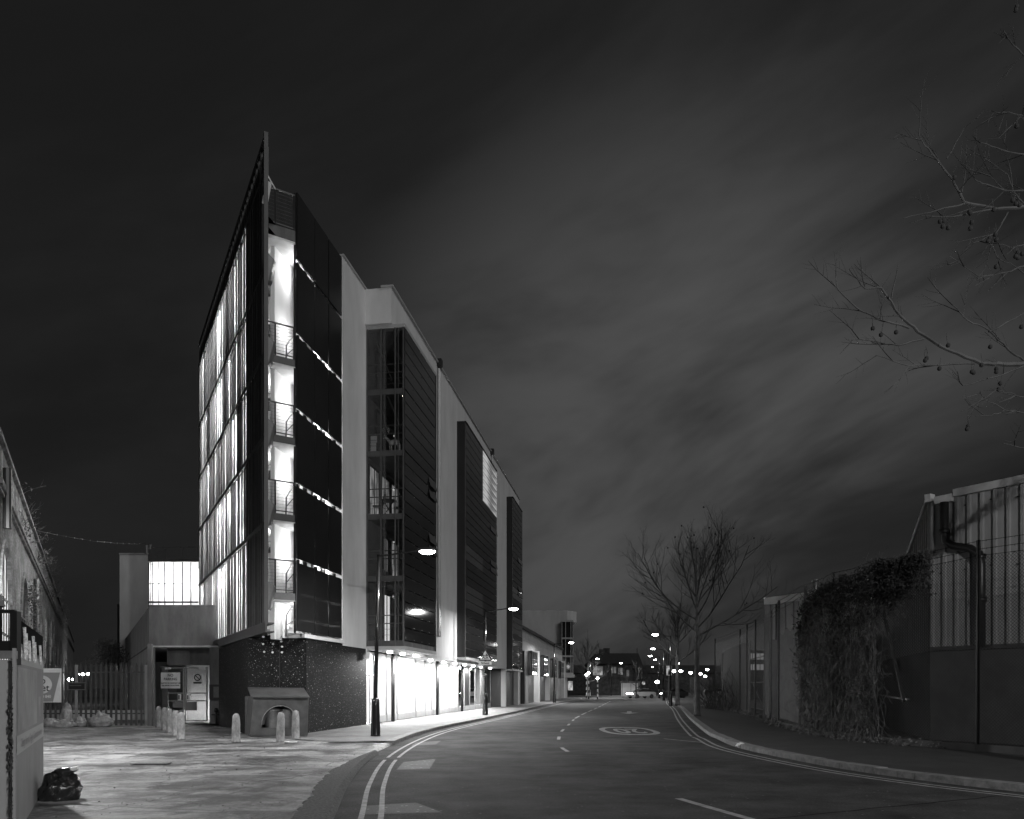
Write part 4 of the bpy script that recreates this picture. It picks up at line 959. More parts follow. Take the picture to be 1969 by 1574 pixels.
o = b.build('wall_shrubs', M['leafb'], loc=(-15, 30, 0)); tag(o, 'scrubby weeds sprouting all along the top of the brick viaduct', 'weeds', kind='stuff')
b = MB()
for k in range(26):
    c = V.p(rv.uniform(9, 14), .08, rv.uniform(3.5, 6)); leaves(b, c, .35, .12, .5, 28, .05, rv)
o = b.build('wall_creeper', M['leafb'], loc=(-20, 32, 0)); tag(o, 'patchy creeper climbing the viaduct pier between two arches', 'creeper', kind='stuff')

# ================================================================ HOARDING near left
ho = thing('site_hoarding', 'weathered plywood hoarding with a faded printed board at the left edge', 'hoarding', (-6, 9, 0))
h0 = Vector((-5.66, 8.9, 0)); h1 = Vector((-7.52, 12.52, 0)); hd = (h1-h0).normalized(); hn = Vector((hd.y, -hd.x, 0))
b = MB(); b.obox(h0+Vector((-.03, 0, .04)), (-4, 0, 0), (0, .04, 0), (0, 0, 2.02)); b.build('front_panel', M['hoardl'], ho)
b = MB(); b.obox(h0+Vector((-.03, -.02, 2.07)), (-4, 0, 0), (0, .1, 0), (0, 0, .09)); b.build('top_rail', M['steel'], ho)
b = MB(); b.obox(h0+Vector((0, 0, .05)), hd*(h1-h0).length, -hn*.035, (0, 0, 2.14)); sp_ = b.build('side_board', M['hoard'], ho)
Lh = (h1-h0).length
def hp(u, z, e=.004): return h0+hd*u+hn*e+Vector((0, 0, z))
b = MB(); b.face([hp(.05, .96), hp(Lh-.05, .96), hp(Lh-.05, 1.18), hp(.05, 1.18)]); b.build('text_band', M['signgrey'], ho)
b = MB(); b.face([hp(.15, 1.22), hp(2.8, 1.22), hp(2.8, 1.98), hp(.15, 1.98)]); b.face([hp(3.1, 1.3), hp(3.5, 1.3), hp(3.5, 1.6), hp(3.1, 1.6)]); b.build('faded_print', mat('faded_print', .10, .5, .24, 1.6, 4, (1, 1, 1)), ho)
b = MB(); b.face([hp(.1, 2.02), hp(Lh-.1, 2.02), hp(Lh-.1, 2.16), hp(.1, 2.16)]); b.build('text_band', M['signgrey'], ho)
txt('Design, Removal, Rigging | Construction Services', .155, hp(Lh/2, 1.07, .006), hd, (0, 0, 1), M['dark'], ho, 'lettering', sx=.98)
b = MB(); rr = random.Random(2)
for k in range(420):
    z = 2.0*rr.random()**1.2+.05; c = h0+Vector((-.03+rr.uniform(-.04, .015), -.032, z)); sz = rr.uniform(.003, .008)*(1.8 if .75 < z < 1.6 else 1); b.blob(c, sz, sz*.4, sz*1.5, 5, 3, .4, rr, 1 if rr.random() < .12 else 0)
b.build('splintered_edge', M['dark'], ho)
b = MB(); b.obox(h0+Vector((-.075, -.012, .05)), (.03, 0, 0), (0, .02, 0), (0, 0, 2.0)); b.build('corner_batten', M['dark'], ho)
# dark railing with bent strips above the hoarding
rf = thing('iron_railing', 'black iron railing with a spear finial standing behind the hoarding', 'railing', (-6.3, 9.3, 0))
q0 = h0+Vector((-.08, .12, 0))
b = MB(); b.bar(q0+Vector((0, 0, 2.0)), q0+Vector((0, 0, 2.62)), .08); b.bar(q0+Vector((0, 0, 2.62)), q0+Vector((-3, 0, 2.62)), .04); b.bar(q0+Vector((0, 0, 2.22)), q0+Vector((-3, 0, 2.22)), .05, .12); b.bar(q0+Vector((0, 0, 2.22)), h1+Vector((-.1, 0, 2.22)), .05, .1)
b.build('rails', M['black'], rf)
b = MB(); b.obox(q0+Vector((0, .0, 2.24)), h1-h0, -hn*.02, (0, 0, .32)); b.build('dark_screen', M['matte'], rf)
b = MB()
for x in (-.17, -.62, -1.05):
    c = q0+Vector((x, 0, 2.2)); b.bar(c, c+Vector((0, 0, .42)), .022); b.lathe(c+Vector((0, 0, .42)), [(.012, 0), (.028, .02), (.012, .04), (.055, .06), (.03, .12), (.004, .2)], 4)
b.build('finial_bar', M['black'], rf)
for i, (u, hh, ln) in enumerate(((.25, .33, .05), (.75, .5, .0), (.95, .42, .0), (1.35, .33, .0), (1.95, .45, -.0), (2.2, .36, 0), (3.1, .36, 0))):
    c = hp(u, 2.08, .03); b = MB(); b.tube([c, c+Vector((-.004, 0, hh*.25)), c+Vector((-.004-ln*.4, 0, hh*.45)), c+Vector((-.009-ln*.8, 0, hh*.62)), c+Vector((-.012-ln, 0, hh*.8))], [.011, .017, .020, .018, .02], 7); b.build('frayed_stump', M['frayed'], ho)
# bin bag by the hoarding
bb = thing('black_bin_bag', 'shiny black bin bag with tied top slumped against the hoarding', 'rubbish bag', tuple(G(112, 1545, .05)))
c = G(112, 1543, .05)
def bag(mb, c, rx, ry, rz, rng, fold=.10, n=64, m=40):
    b0 = len(mb.v); off = Vector((rng.uniform(0, 50), rng.uniform(0, 50), 0))
    for i in range(m+1):
        t = i/m; th = math.pi*t
        for k in range(n):
            a = 2*math.pi*k/n; x, y, z = math.sin(th)*math.cos(a), math.sin(th)*math.sin(a), -math.cos(th)
            rad = 1+fold*1.6*NZ.noise(Vector((x*1.5, y*1.5, z*1.2))+off)+fold*.9*(1-2*abs(NZ.noise(Vector((x*3, y*3, z*2.2))+off)))+fold*.35*(1-2*abs(NZ.noise(Vector((x*8, y*8, z*3))+off)))
            zf = z if z > -.55 else -.55-(z+.55)*.05
            taper = 1-.38*max(0, z)**1.5
            mb.v.append((c.x+rx*x*rad*taper, c.y+ry*y*rad*taper, c.z+rz*(zf+.56)*(rad if z > -.5 else 1)))
    for i in range(m):
        for k in range(n):
            a = b0+i*n+k; q = b0+i*n+(k+1) % n; mb.f.append((a, q, q+n, a+n)); mb.m.append(0)
b = MB(); bag(b, c+Vector((-.12, .25, 0)), .27, .26, .27, random.Random(4), .14); b.build('sack', M['plastic'], bb, smooth=True)
b = MB(); k0 = c+Vector((-.10, .25, .37)); b.tube([k0, k0+Vector((.08, -.02, .05)), k0+Vector((.16, -.02, .08)), k0+Vector((.24, -.02, .10))], [.13, .09, .05, .03], 9); b.build('tied_neck', M['plastic'], bb, smooth=True)
b = MB(); b.tube([k0+Vector((.17, -.03, .09)), k0+Vector((.28, -.04, .12))], [.035, .03], 8); b.build('paper_scrap', M['signwhite'], bb)

# ================================================================ PALISADE FENCE, rubbish, TO LET board
pf = thing('palisade_fence', 'dark steel palisade fence and gate closing the alley beside the annex', 'fence', (-18, 34, 0))
Yp = 34.0; px_a, px_b = 55, 288
xa, xb = (px_a-CX)/F*Yp, (px_b-CX)/F*Yp
for z in (.55, 2.35):
    b = MB(); b.box(xa, xb, Yp, Yp+.05, z, z+.06); b.build('rail', M['palisade'], pf)
n = 24
for i in range(n):
    x = xa+(i+.4)*(xb-xa)/n; b = MB(); w_ = .05
    b.hexa([(x-w_, Yp-.03, .05), (x+w_, Yp-.03, .05), (x+w_, Yp-.012, .05), (x-w_, Yp-.012, .05), (x-w_, Yp-.03, 2.65), (x+w_, Yp-.03, 2.65), (x+w_, Yp-.012, 2.65), (x-w_, Yp-.012, 2.65)])
    b.face([(x-w_, Yp-.022, 2.65), (x+w_, Yp-.022, 2.65), (x, Yp-.022, 2.82)]); b.build('pale', M['palisade'], pf)
for px in (148.5, 282.5): x = (px-CX)/F*Yp; b = MB(); b.box(x-.06, x+.06, Yp-.09, Yp-.035, .05, 2.7); b.build('gate_post', M['steel'], pf)
gp = P(291.5, 1300, Yp); b = MB(); b.box(gp.x-.09, gp.x+.09, Yp-.2, Yp-.05, .05, 3.6); o = b.build('square_post', M['concrete'], loc=(gp.x, Yp, 0)); tag(o, 'tall square post between the palisade gate and the annex', 'post')
b = MB(); x0_, x1_ = (133-CX)/F*Yp, (168-CX)/F*Yp; b.box(x0_, x1_, Yp-.12, Yp-.1, 1.62, 1.9); o = b.build('gate_notice', M['black'], pf)
f = MB()
for a_, z_ in ((x0_, 1.6), (x0_, 1.9)): f.box(x0_, x1_, Yp-.13, Yp-.122, z_, z_+.04)
f.box(x0_, x0_+.05, Yp-.129, Yp-.123, 1.65, 1.89); f.box(x1_-.05, x1_, Yp-.129, Yp-.123, 1.65, 1.89); f.box(x0_+.1, x1_-.2, Yp-.129, Yp-.123, 1.78, 1.82); f.build('notice_border', M['frame'], o)
# low pale wall line behind
b = MB(); b.box(xa-6, xb-.3, 40, 40.2, .0, .55); o = b.build('low_wall', M['render2'], loc=(-20, 40, 0)); tag(o, 'low pale wall running behind the palisade fence', 'wall')
# board
tl = thing('to_let_board', 'white TO LET board with a round logo panel fixed to the palisade', 'sign', tuple(P(100, 1310, Yp-.2)))
bx0, bx1 = (38-CX)/F*Yp, (122.5-CX)/F*Yp; bz0, bz1 = zz(1350, Yp), zz(1285, Yp); yb = Yp-.2
b = MB(); b.box(bx0, bx1, yb, yb+.03, bz0, bz1); b.build('plate', M['signwhite'], tl)
b = MB(); b.face([(bx0+.02, yb-.003, bz0+.03), (bx1-.35, yb-.003, bz0+.03), (bx1-.04, yb-.003, bz1-.18), (bx0+.02, yb-.003, bz1-.18)]); b.build('grey_panel', M['signgrey'], tl)
cc = Vector(((85-CX)/F*Yp, yb-.005, zz(1316, Yp))); b = MB(); b.face([(cc.x+.46*math.cos(a*math.pi/16), cc.y, cc.z+.40*math.sin(a*math.pi/16)) for a in range(32)]); b.build('disc', M['signwhite'], tl)
txt('To', .44, (cc.x-.06, yb-.007, cc.z+.17), (1, 0, 0), (0, 0, 1), M['ink'], tl, bold=.004); txt('Let', .44, (cc.x+.06, yb-.007, cc.z-.15), (1, 0, 0), (0, 0, 1), M['ink'], tl, bold=.004)
txt('0208 830 840', .17, (cc.x-.05, yb-.006, cc.z-.52), (1, 0, 0), (0, 0, 1), M['signwhite'], tl, bold=.006)
# rubbish sacks
def wbag(px, py, rx, ry, rz, lab, seed):
    c = G(px, py, .06); rng = random.Random(seed); t = MB(); bag(t, c, rx, ry, rz, rng, .28, 28, 16)
    o = t.build('rubbish_sack', M['whitebag'], loc=tuple(c), smooth=True); tag(o, lab, 'rubbish bag', 'pale sacks dumped at the palisade fence'); return o
wbag(97, 1398, .45, .3, .2, 'crumpled pale sack leftmost below the to let board', 1); wbag(117, 1398, .5, .25, .16, 'flat spread pale sack right of the to let board corner', 2)
wbag(129, 1397, .2, .2, .48, 'upright twisted pale sack standing among the rubbish', 3); wbag(153, 1397, .24, .2, .22, 'small white sack at the foot of the gate post', 4)
wbag(192, 1397, .42, .3, .3, 'big grey rubbish sack alone in front of the palisade gate', 5)
# lamps beyond palisade
for k, (px, py, d) in enumerate(((157, 1296, 80), (167, 1295, 84), (135, 1306, 75))):
    c = P(px, py, d); t = thing('lamp_post', ['left lamp of the bright pair seen through the palisade', 'right lamp of the bright pair seen through the palisade', 'lone small lamp low behind the palisade'][k], 'street light', (c.x, c.y, 0))
    b = MB(); b.blob(c, .25, .2, .15); b.build('lamp_head', M['lampfar'], t, smooth=True); b = MB(); b.tube([(c.x, c.y+.25, 0), (c.x, c.y+.25, c.z)], .05, 6); b.build('pole', M['black'], t)

# ================================================================ BOLLARDS
def bollard(loc, h, label, group, lean=0, m='concrete3'):
    t = thing('bollard', label, 'bollard', loc, group); c = Vector(loc)
    b = MB(); b.lathe(c, [(.135, 0), (.135, .03), (.13, .05), (.118, h*.6), (.108, h-.13), (.1, h-.08), (.08, h-.035), (.045, h-.008), (.01, h)], 20)
    if lean: 
        b.v = [(v[0]+lean*(v[2]-c.z), v[1], v[2]) for v in b.v]
    b.build('post', M[m], t, smooth=True); return t
M['concrete3'] = mat('bollard_concrete', .08, .8, .31, 7, 10, (1, 1, .6), .008, 30)
c = G(348, 1421.5, .06); bo = bollard(tuple(c), .88, 'nearest concrete bollard of the row leading to the annex door', 'row of concrete bollards')
lab = ['second concrete bollard from the front of the row', 'middle concrete bollard of the row', 'fourth concrete bollard from the front of the row', 'farthest concrete bollard of the row by the annex door']
for i, (px, d) in enumerate(((337.5, 26.9), (327, 28.7), (316.5, 30.5), (305, 32.3))):
    copy_thing(bo, ((px-CX)/F*d, d, .06), lab[i])
c = G(454, 1427, .06); bollard(tuple(c), .88, 'lone concrete bollard left of the bottle bank', 'three concrete bollards by the bottle bank')
c = G(539, 1426, .06); bollard(tuple(c), .92, 'leaning concrete bollard with a chipped foot in front of the bottle bank', 'three concrete bollards by the bottle bank', .02)
c = G(568.5, 1419, .06); bollard(tuple(c), .92, 'concrete bollard right of the bottle bank opening', 'three concrete bollards by the bottle bank')
# bottle bank / bin housing
bk = thing('bin_housing', 'grey metal bin housing with sloping lid and arched front opening', 'bin store', tuple(G(535, 1411, .06)))
Yb = 26.3; bx = lambda px: (px-CX)/F*Yb
zb_, zt_ = .1, zz(1339, Yb)
fr = [(bx(480.5), zb_), (bx(590), zb_), (bx(592.5), zt_), (bx(487.5), zt_)]
ax0, ax1, az0, azt = bx(503), bx(575), zz(1399, Yb), zz(1356, Yb); ac = (ax0+ax1)/2
b = MB(); n = 16; arc = [(ac-(ac-ax0)*math.cos(math.pi*i/n), az0+.12+(azt-az0-.12)*math.sin(math.pi*i/n)) for i in range(n+1)]
def fq(pts): b.hexa([(p[0], Yb, p[1]) for p in pts]+[(p[0], Yb+.05, p[1]) for p in pts])
fq([fr[0], (ax0, zb_), (ax0, zt_), fr[3]]); fq([(ax1, zb_), fr[1], fr[2], (ax1, zt_)]); fq([(ax0, zb_), (ax1, zb_), (ax1, az0), (ax0, az0)])
for i in range(n): fq([arc[i], arc[i+1], (arc[i+1][0], zt_), (arc[i][0], zt_)])
SKW = -.5
for xa_, xb_ in ((fr[0], fr[3]), (fr[1], fr[2])): b.hexa([(xa_[0]-.02, Yb+.05, zb_), (xa_[0]+.02, Yb+.05, zb_), (xa_[0]+.02+SKW, Yb+1.0, zb_), (xa_[0]-.02+SKW, Yb+1.0, zb_), (xb_[0]-.02, Yb+.05, zt_), (xb_[0]+.02, Yb+.05, zt_), (xb_[0]+.02+SKW, Yb+1.0, zt_), (xb_[0]-.02+SKW, Yb+1.0, zt_)])
b.box(fr[0][0]+SKW, fr[1][0]+SKW, Yb+.98, Yb+1.02, zb_, zt_)
M['housing'] = mat('bin_housing_metal', .035, .45, .085, 2.6, 9, spec=.6)
b.build('body', M['housing'], bk)
b = MB(); b.hexa([(fr[3][0]-.05, Yb-.12, zt_-.02), (fr[2][0]+.08, Yb-.12, zt_-.05), (fr[2][0]+.02-.45, Yb+1.05, zt_+.24), (fr[3][0]-.1-.45, Yb+1.05, zt_+.27), (fr[3][0]-.05, Yb-.12, zt_+.03), (fr[2][0]+.08, Yb-.12, zt_), (fr[2][0]+.02-.45, Yb+1.05, zt_+.29), (fr[3][0]-.1-.45, Yb+1.05, zt_+.32)]); b.build('lid', M['housing'], bk)
b = MB()
for i in range(n): b.hexa([(arc[i][0], Yb-.02, arc[i][1]), (arc[i+1][0], Yb-.02, arc[i+1][1]), (arc[i+1][0]*.98+ac*.02, Yb-.02, arc[i+1][1]-.02), (arc[i][0]*.98+ac*.02, Yb-.02, arc[i][1]-.02), (arc[i][0], Yb+.3, arc[i][1]), (arc[i+1][0], Yb+.3, arc[i+1][1]), (arc[i+1][0]*.98+ac*.02, Yb+.3, arc[i+1][1]-.02), (arc[i][0]*.98+ac*.02, Yb+.3, arc[i][1]-.02)])
b.build('arch_trim', M['steel'], bk)
for k, px in enumerate((525, 556)):
    c = Vector((bx(px)-.15, Yb+.48, .12)); t = thing('steel_bin', ['round steel bin on the left inside the bin housing', 'round steel bin on the right inside the bin housing'][k], 'bin', tuple(c), 'bins inside the housing')
    b = MB(); b.lathe(c, [(.24, 0), (.25, .04), (.25, .78), (.27, .8), (.27, .86), (.05, .9)], 18); b.build('drum', M['steel'], t, smooth=True)
    b = MB(); b.tube([c+Vector((0, 0, .9)), c+Vector((0, 0, 1.05))], [.06, .08], 8); b.build('cap', M['trim'], t)

# ================================================================ STREET LAMPS
def lamp_post(base, head_dx, head_dy, H, label, power, far=False, lean=.0, group='street lamps along the road', hs=1):
    base = Vector(base); t = thing('street_lamp', label, 'street lamp', tuple(base), group)
    b = MB(); b.lathe(base, [(.17, 0), (.16, .06), (.15, .35), (.135, 1.05), (.13, 1.2), (.075, 1.28)], 12); b.build('base', M['blackgloss'], t, smooth=True)
    top = base+Vector((lean, 0, H)); b = MB(); b.tube([base+Vector((0, 0, 1.2)), top], [.07, .055], 10); b.build('pole', M['blackgloss'], t, smooth=True)
    hd_ = top+Vector((head_dx, head_dy, .12)); u = Vector((head_dx, head_dy, 0)).normalized()
    b = MB(); b.tube([top+Vector((0, 0, -.04)), top+u*.4+Vector((0, 0, .0)), hd_-u*.3+Vector((0, 0, .02))], .03, 8); b.build('arm', M['black'], t)
    b = MB(); n_ = 14
    b.blob(hd_+Vector((0, 0, .05)), .34*hs, .17*hs, .08, 14, 8); b.build('hood', M['dark'], t, smooth=True)
    b = MB(); b.blob(hd_, .27*hs, .15*hs, .11*hs, 14, 8); b.build('bowl', M['lampfar' if far else 'lamp'], t, smooth=True)
    if power < 0: point(hd_-Vector((0, 0, .22)), -power, .12, t, 'lamp_light')
    elif power: area(hd_-Vector((0, 0, .14*hs)), power, .3, parent=t)
    return t
l1 = lamp_post(G(722, 1415, .11), 1.62, .0, 6.02, 'nearest street lamp, on the corner pavement by the black podium', 800, lean=.1)
lamp_post((-1.55, 45.3, .11), 1.65, 0, 6.05, 'second street lamp, the pole carrying the school sign', 750)
lamp_post((4.35, 80, .11), 1.7, 0, 6.05, 'third street lamp on the left, in front of the low terrace', 1300, True)
lamp_post((12.4, 124, .05), 1.2, 0, 6.05, 'fourth street lamp on the left, by the belisha beacons', 1300, True)
lamp_post((19.0, 149, .05), 1.8, 0, 6.1, 'street lamp in front of the dark brick house', 1300, True)
rl_ = [((1260, 1220), 66, 'highest lamp among the branches right of the road'), ((1255, 1247), 92, 'second highest lamp among the branches right of the road'), ((1250, 1261), 112, 'left lamp of the close pair right of the road'), ((1259.5, 1268), 128, 'right lamp of the close pair right of the road'), ((1254, 1282), 170, 'lamp with a clear dark pole beyond the junction')]
for (px, py), d, lb_ in rl_:
    c = P(px, py, d); lamp_post((c.x+1.3, d, .1), -1.3, 0, c.z-.2, lb_, (160 if d < 70 else 600) if d < 120 else 0, True, group='street lamps along the right side')
far = [((1264, 1311), 150, 'low bright lamp at the foot of the small tree'), ((1303, 1275), 190, 'lamp seen just right of the second tree trunk top'), ((1296, 1290), 200, 'lamp left of the second tree trunk'), ((1309, 1290), 205, 'lamp right of the second tree trunk'), ((1328, 1293), 210, 'lamp midway between the two trunks'), ((1347, 1295), 215, 'brightest lamp right of the nearest trunk'), ((1360, 1287), 220, 'upper lamp above the timber hoarding'), ((1356, 1300), 225, 'lower lamp above the timber hoarding')]
for (px, py), d, lb_ in far:
    c = P(px, py, d); t = thing('far_lamp', lb_, 'street lamp', (c.x, d, 0), 'distant lamps beyond the junction')
    b = MB(); b.blob(c, .42, .3, .28, 10, 6); b.build('lamp_head', M['lampfar'], t, smooth=True); b = MB(); b.tube([(c.x, d+.4, 0), (c.x, d+.4, c.z)], .06, 6); b.build('pole', M['black'], t)
# lamps outside the frame: forecourt lamp, and one added behind to light the warehouse
lamp_post((-13.9, 18.2, .05), 1.4, .3, 6.9, 'street lamp standing beyond the left edge of the picture', 1250, group='street lamps along the road')
lamp_post((13.5, -7, .12), -1.6, 0, 7.6, 'unseen lamp added behind the viewpoint to light the warehouse', -12500, group='street lamps along the road')
# school sign on second lamp
ss = thing('school_sign', 'triangular children crossing sign over a School plate on the second lamp', 'sign', (-1.55, 45.1, 4))
c = Vector((-1.55, 45.15, zz(1262, 45.15))); r_ = .40
tri = [(-.38, -.24), (.38, -.24), (0, .42)]
b = MB(); pts = [(c.x+x, c.y-.02, c.z+z) for x, z in tri]; b.hexa([*(pts+[pts[0]]), *[(p[0], p[1]+.015, p[2]) for p in pts+[pts[0]]]]); b.build('border', M['ink'], ss)
b = MB(); b.face([(c.x+x*.80, c.y-.025, c.z-.0+z*.80+.01) for x, z in tri]); b.build('face', M['white'], ss)
b = MB()
for sx_ in (-.12, .08):
    for seg_ in (((0, .12), (0.03, -.02)), ((.03, -.02), (.1, -.12)), ((.03, -.02), (-.06, -.12)), ((0, .1), (.1, .05)), ((0, .1), (-.09, .04))):
        a_, e_ = seg_; b.bar((c.x+sx_+a_[0], c.y-.03, c.z-.02+a_[1]), (c.x+sx_+e_[0], c.y-.03, c.z-.02+e_[1]), .035, .004, up=(0, 1, 0))
    b.blob((c.x+sx_-.01, c.y-.03, c.z+.13), .035, .003, .035, 8, 6)
b.build('running_children', M['ink'], ss)
b = MB(); b.box(c.x-.37, c.x+.37, c.y-.02, c.y-.005, c.z-.49, c.z-.29); b.build('plate', M['white'], ss)
txt('School', .17, (c.x, c.y-.02, c.z-.385), (1, 0, 0), (0, 0, 1), M['ink'], ss, bold=.004)
b = MB(); b.lathe((c.x, c.y-.1, c.z-.78), [(.02, 0), (.15, .03), (.17, .14), (.15, .25), (.02, .28)], 12); b.lathe((c.x, c.y-.1, c.z-1.2), [(.02, 0), (.12, .03), (.13, .14), (.02, .22)], 12); b.build('amber_signal', M['dark'], ss)

# ================================================================ BARE TREES
def branch(mb, p, d, L_, r, lvl, rng, tips, up=.12):
    n = 5 if lvl < 3 else 3; pts = [p]; rad = [r]; q = Vector(p); dd = Vector(d).normalized()
    for k in range(n):
        dd = (dd+Vector((rng.uniform(-.16, .16), rng.uniform(-.16, .16), rng.uniform(-.06, .12)+up*.5))).normalized()
        q = q+dd*L_/n; pts.append(q.copy()); rad.append(r*(1-(k+1)/n*.65))
    mb.tube(pts, rad, 6 if lvl < 2 else (4 if lvl < 3 else 3), cap=False)
    if lvl >= 4 or L_ < .35: tips.append(q); return
    m = [0, 9, 7, 5, 4][lvl] if lvl else 6
    for j in range(m):
        t = .22+.75*(j+rng.random()*.6)/m; i = min(int(t*n), n-1); base = pts[i].lerp(pts[i+1], t*n-i); ddir = (pts[i+1]-pts[i]).normalized()
        s = ddir.cross(Vector((rng.uniform(-1, 1), rng.uniform(-1, 1), rng.uniform(-1, 1)))).normalized()
        nd = (ddir*.85+s*rng.uniform(.55, .95)+Vector((0, 0, .1))).normalized()
        branch(mb, base, nd, L_*rng.uniform(.34, .52)*(1.15-t*.45), r*.45*(1.1-t*.4), lvl+1, rng, tips, up)
ballme = None; STALKS = []
def seedball(t, loc, r=.035):
    global ballme
    if ballme is None:
        b = MB(); b.blob((0, 0, 0), 1, 1, 1, 8, 6); ballme = b.build('seed_ball_mesh', M['ball'], loc=(0, 0, 0)); me = ballme.data; bpy.data.objects.remove(ballme); ballme = me
    STALKS.append((Vector(loc), r))
    o = bpy.data.objects.new('seed_ball', ballme); COL.objects.link(o); o.parent = t; o.location = Vector(loc)-ORG[t.name]; o.scale = (r, r, r)
def bare_tree(base, H, fork, R_, seed, label, nl=11, balls=0, tr=.16, group='bare street trees on the right pavement'):
    rng = random.Random(seed); base = Vector(base); t = thing('plane_tree', label, 'tree', tuple(base), group)
    b = MB(); pts = [base]; rad = [tr*1.35]; x = y = 0
    zs = [.15, .6, fork*.5, fork, fork+(H-fork)*.35, fork+(H-fork)*.7, H*.97]
    rs = [tr*1.12, tr, tr*.9, tr*.82, tr*.45, tr*.2, .012]
    for z, r in zip(zs, rs): x += rng.uniform(-.05, .05)*z*.15; y += rng.uniform(-.05, .05); pts.append(base+Vector((x, y, z))); rad.append(r)
    b.tube(pts, rad, 12); b.build('trunk', M['bark'], t, smooth=True)
    b = MB(); tips = []
    for k in range(nl):
        f_ = k/(nl-1); z = fork-.15+(H-fork)*.62*f_; i = max(j for j in range(len(pts)) if pts[j].z-base.z <= z); i = min(i, len(pts)-2)
        p = pts[i].lerp(pts[i+1], (z-(pts[i].z-base.z))/(pts[i+1].z-pts[i].z)); a = k*2.4+rng.uniform(-.4, .4); el = math.radians(18+42*f_+rng.uniform(-6, 8))
        d = Vector((math.cos(a)*math.cos(el), math.sin(a)*math.cos(el), math.sin(el))); branch(b, p, d, R_*(1.35-.85*f_)*rng.uniform(.85, 1.1), tr*.33*(1-.45*f_), 1, rng, tips, .18)
    b.build('crown', M['twig'], t)
    for k in range(balls): q = rng.choice(tips); seedball(t, q-Vector((0, 0, .12)), .05)
    return t
bare_tree(G(1340.5, 1375.5, .12), 9.9, 4.6, 5.3, 21, 'nearest bare tree with spreading twigs and dangling seed balls by the kerb', 15, 40, .165)
bare_tree(G(1303, 1356, .12), 9.6, 3.9, 3.6, 5, 'second bare tree, slimmer, behind the nearest one', 12, 0, .19)
bare_tree((19.7, 98, .1), 7.5, 2.2, 3.0, 9, 'small bushy bare tree glowing between the far lamps', 12, 0, .14)
bare_tree((17.5, 110, .1), 6.5, 1.6, 2.6, 12, 'smallest bare tree left of the banner post', 10, 0, .12)
bare_tree((12.5, 128, 0), 11.5, 2.6, 3.8, 14, 'dark bare tree behind the far rendered block', 12, 0, .2)
# big plane tree whose limbs enter the frame from the right
bt = thing('plane_tree', 'plane tree whose long bare limbs and seed balls reach in from the right edge', 'tree', (11.3, 12.2, .12))
b = MB(); tb = Vector((11.6, 12.4, .12)); b.tube([tb, tb+Vector((0, 0, 1)), tb+Vector((.1, .1, 3.5)), tb+Vector((.1, 0, 6)), tb+Vector((0, -.1, 9)), tb+Vector((.1, 0, 13.5))], [.32, .25, .22, .19, .15, .03], 12); b.build('trunk', M['bark'], bt, smooth=True)
def zp(x, y, D): return P(1580+x/1.789, y/1.789, D)
rt = random.Random(31); crown = MB(); tips = []
def limb(pts, r0, r1, D0=12.0, D1=11.2, root=None, sub=True):
    n = len(pts); w = [zp(x, y, D0+(D1-D0)*i/(n-1)+rt.uniform(-.05, .05)) for i, (x, y) in enumerate(pts)]
    if root is not None: w = [root]+w
    fine = []
    for i in range(len(w)-1):
        for k in range(4): fine.append(w[i].lerp(w[i+1], k/4)+Vector((rt.uniform(-.012, .012), 0, rt.uniform(-.012, .012)))*(1 if k else 0))
    fine.append(w[-1]); m = len(fine)
    crown.tube(fine, [r0+(r1-r0)*i/(m-1) for i in range(m)], 6, cap=False)
    if sub:
        for i in range(3, m):
            if rt.random() < .33:
                d = (fine[i]-fine[i-1]).normalized(); s = Vector((rt.uniform(-1, 1), rt.uniform(-.6, .6), rt.uniform(-1, 1)))
                branch(crown, fine[i], (d+s*.8).normalized(), rt.uniform(.25, .7), .008, 3, rt, tips, .0)
limb([(696, 1250), (620, 1252), (550, 1250), (440, 1205), (330, 1140), (270, 1085), (205, 990), (150, 992), (95, 925)], .045, .007, root=Vector((11.6, 12.4, 5.2)))
limb([(300, 1127), (200, 1100), (120, 1058), (60, 1000), (32, 965)], .018, .005, 11.45, 11.2); limb([(350, 1165), (260, 1187), (180, 1172), (85, 1167)], .016, .005, 11.5, 11.2)
limb([(525, 1250), (400, 1255), (300, 1258), (190, 1222)], .016, .005, 11.7, 11.3); limb([(240, 1025), (262, 910)], .012, .004, 11.3, 11.2)
limb([(696, 1240), (640, 1200), (575, 1135), (500, 1100), (450, 1048)], .02, .006, root=Vector((11.6, 12.4, 5.7))); limb([(575, 1140), (696, 1075)], .014, .01, 11.6, 12)
limb([(696, 710), (600, 718), (490, 695), (450, 615), (380, 530), (335, 465)], .032, .005, root=Vector((11.6, 12.4, 8.6))); limb([(490, 700), (400, 722), (280, 750)], .014, .004, 11.6, 11.3)
limb([(430, 545), (490, 440)], .01, .004, 11.4, 11.3); limb([(600, 718), (450, 745), (340, 740)], .014, .004, 11.7, 11.4)
limb([(696, 530), (620, 515), (545, 490)], .014, .006, root=Vector((11.6, 12.4, 9.8))); limb([(696, 655), (630, 655), (550, 630), (525, 610)], .015, .005, root=Vector((11.6, 12.4, 9.0))); limb([(630, 655), (580, 605)], .009, .004, 11.8, 11.6)
limb([(696, 410), (690, 395), (630, 385)], .012, .004, root=Vector((11.6, 12.4, 10.5))); limb([(696, 915), (640, 935), (540, 950), (440, 880)], .016, .004, root=Vector((11.6, 12.4, 7.5)))
limb([(696, 1258), (600, 1295), (485, 1325), (450, 1280)], .018, .004, root=Vector((11.6, 12.4, 5.1))); limb([(696, 1420), (630, 1410), (560, 1370), (545, 1345)], .012, .004, root=Vector((11.6, 12.4, 4.9))); limb([(630, 1410), (580, 1430), (500, 1430)], .01, .004, 11.8, 11.6)
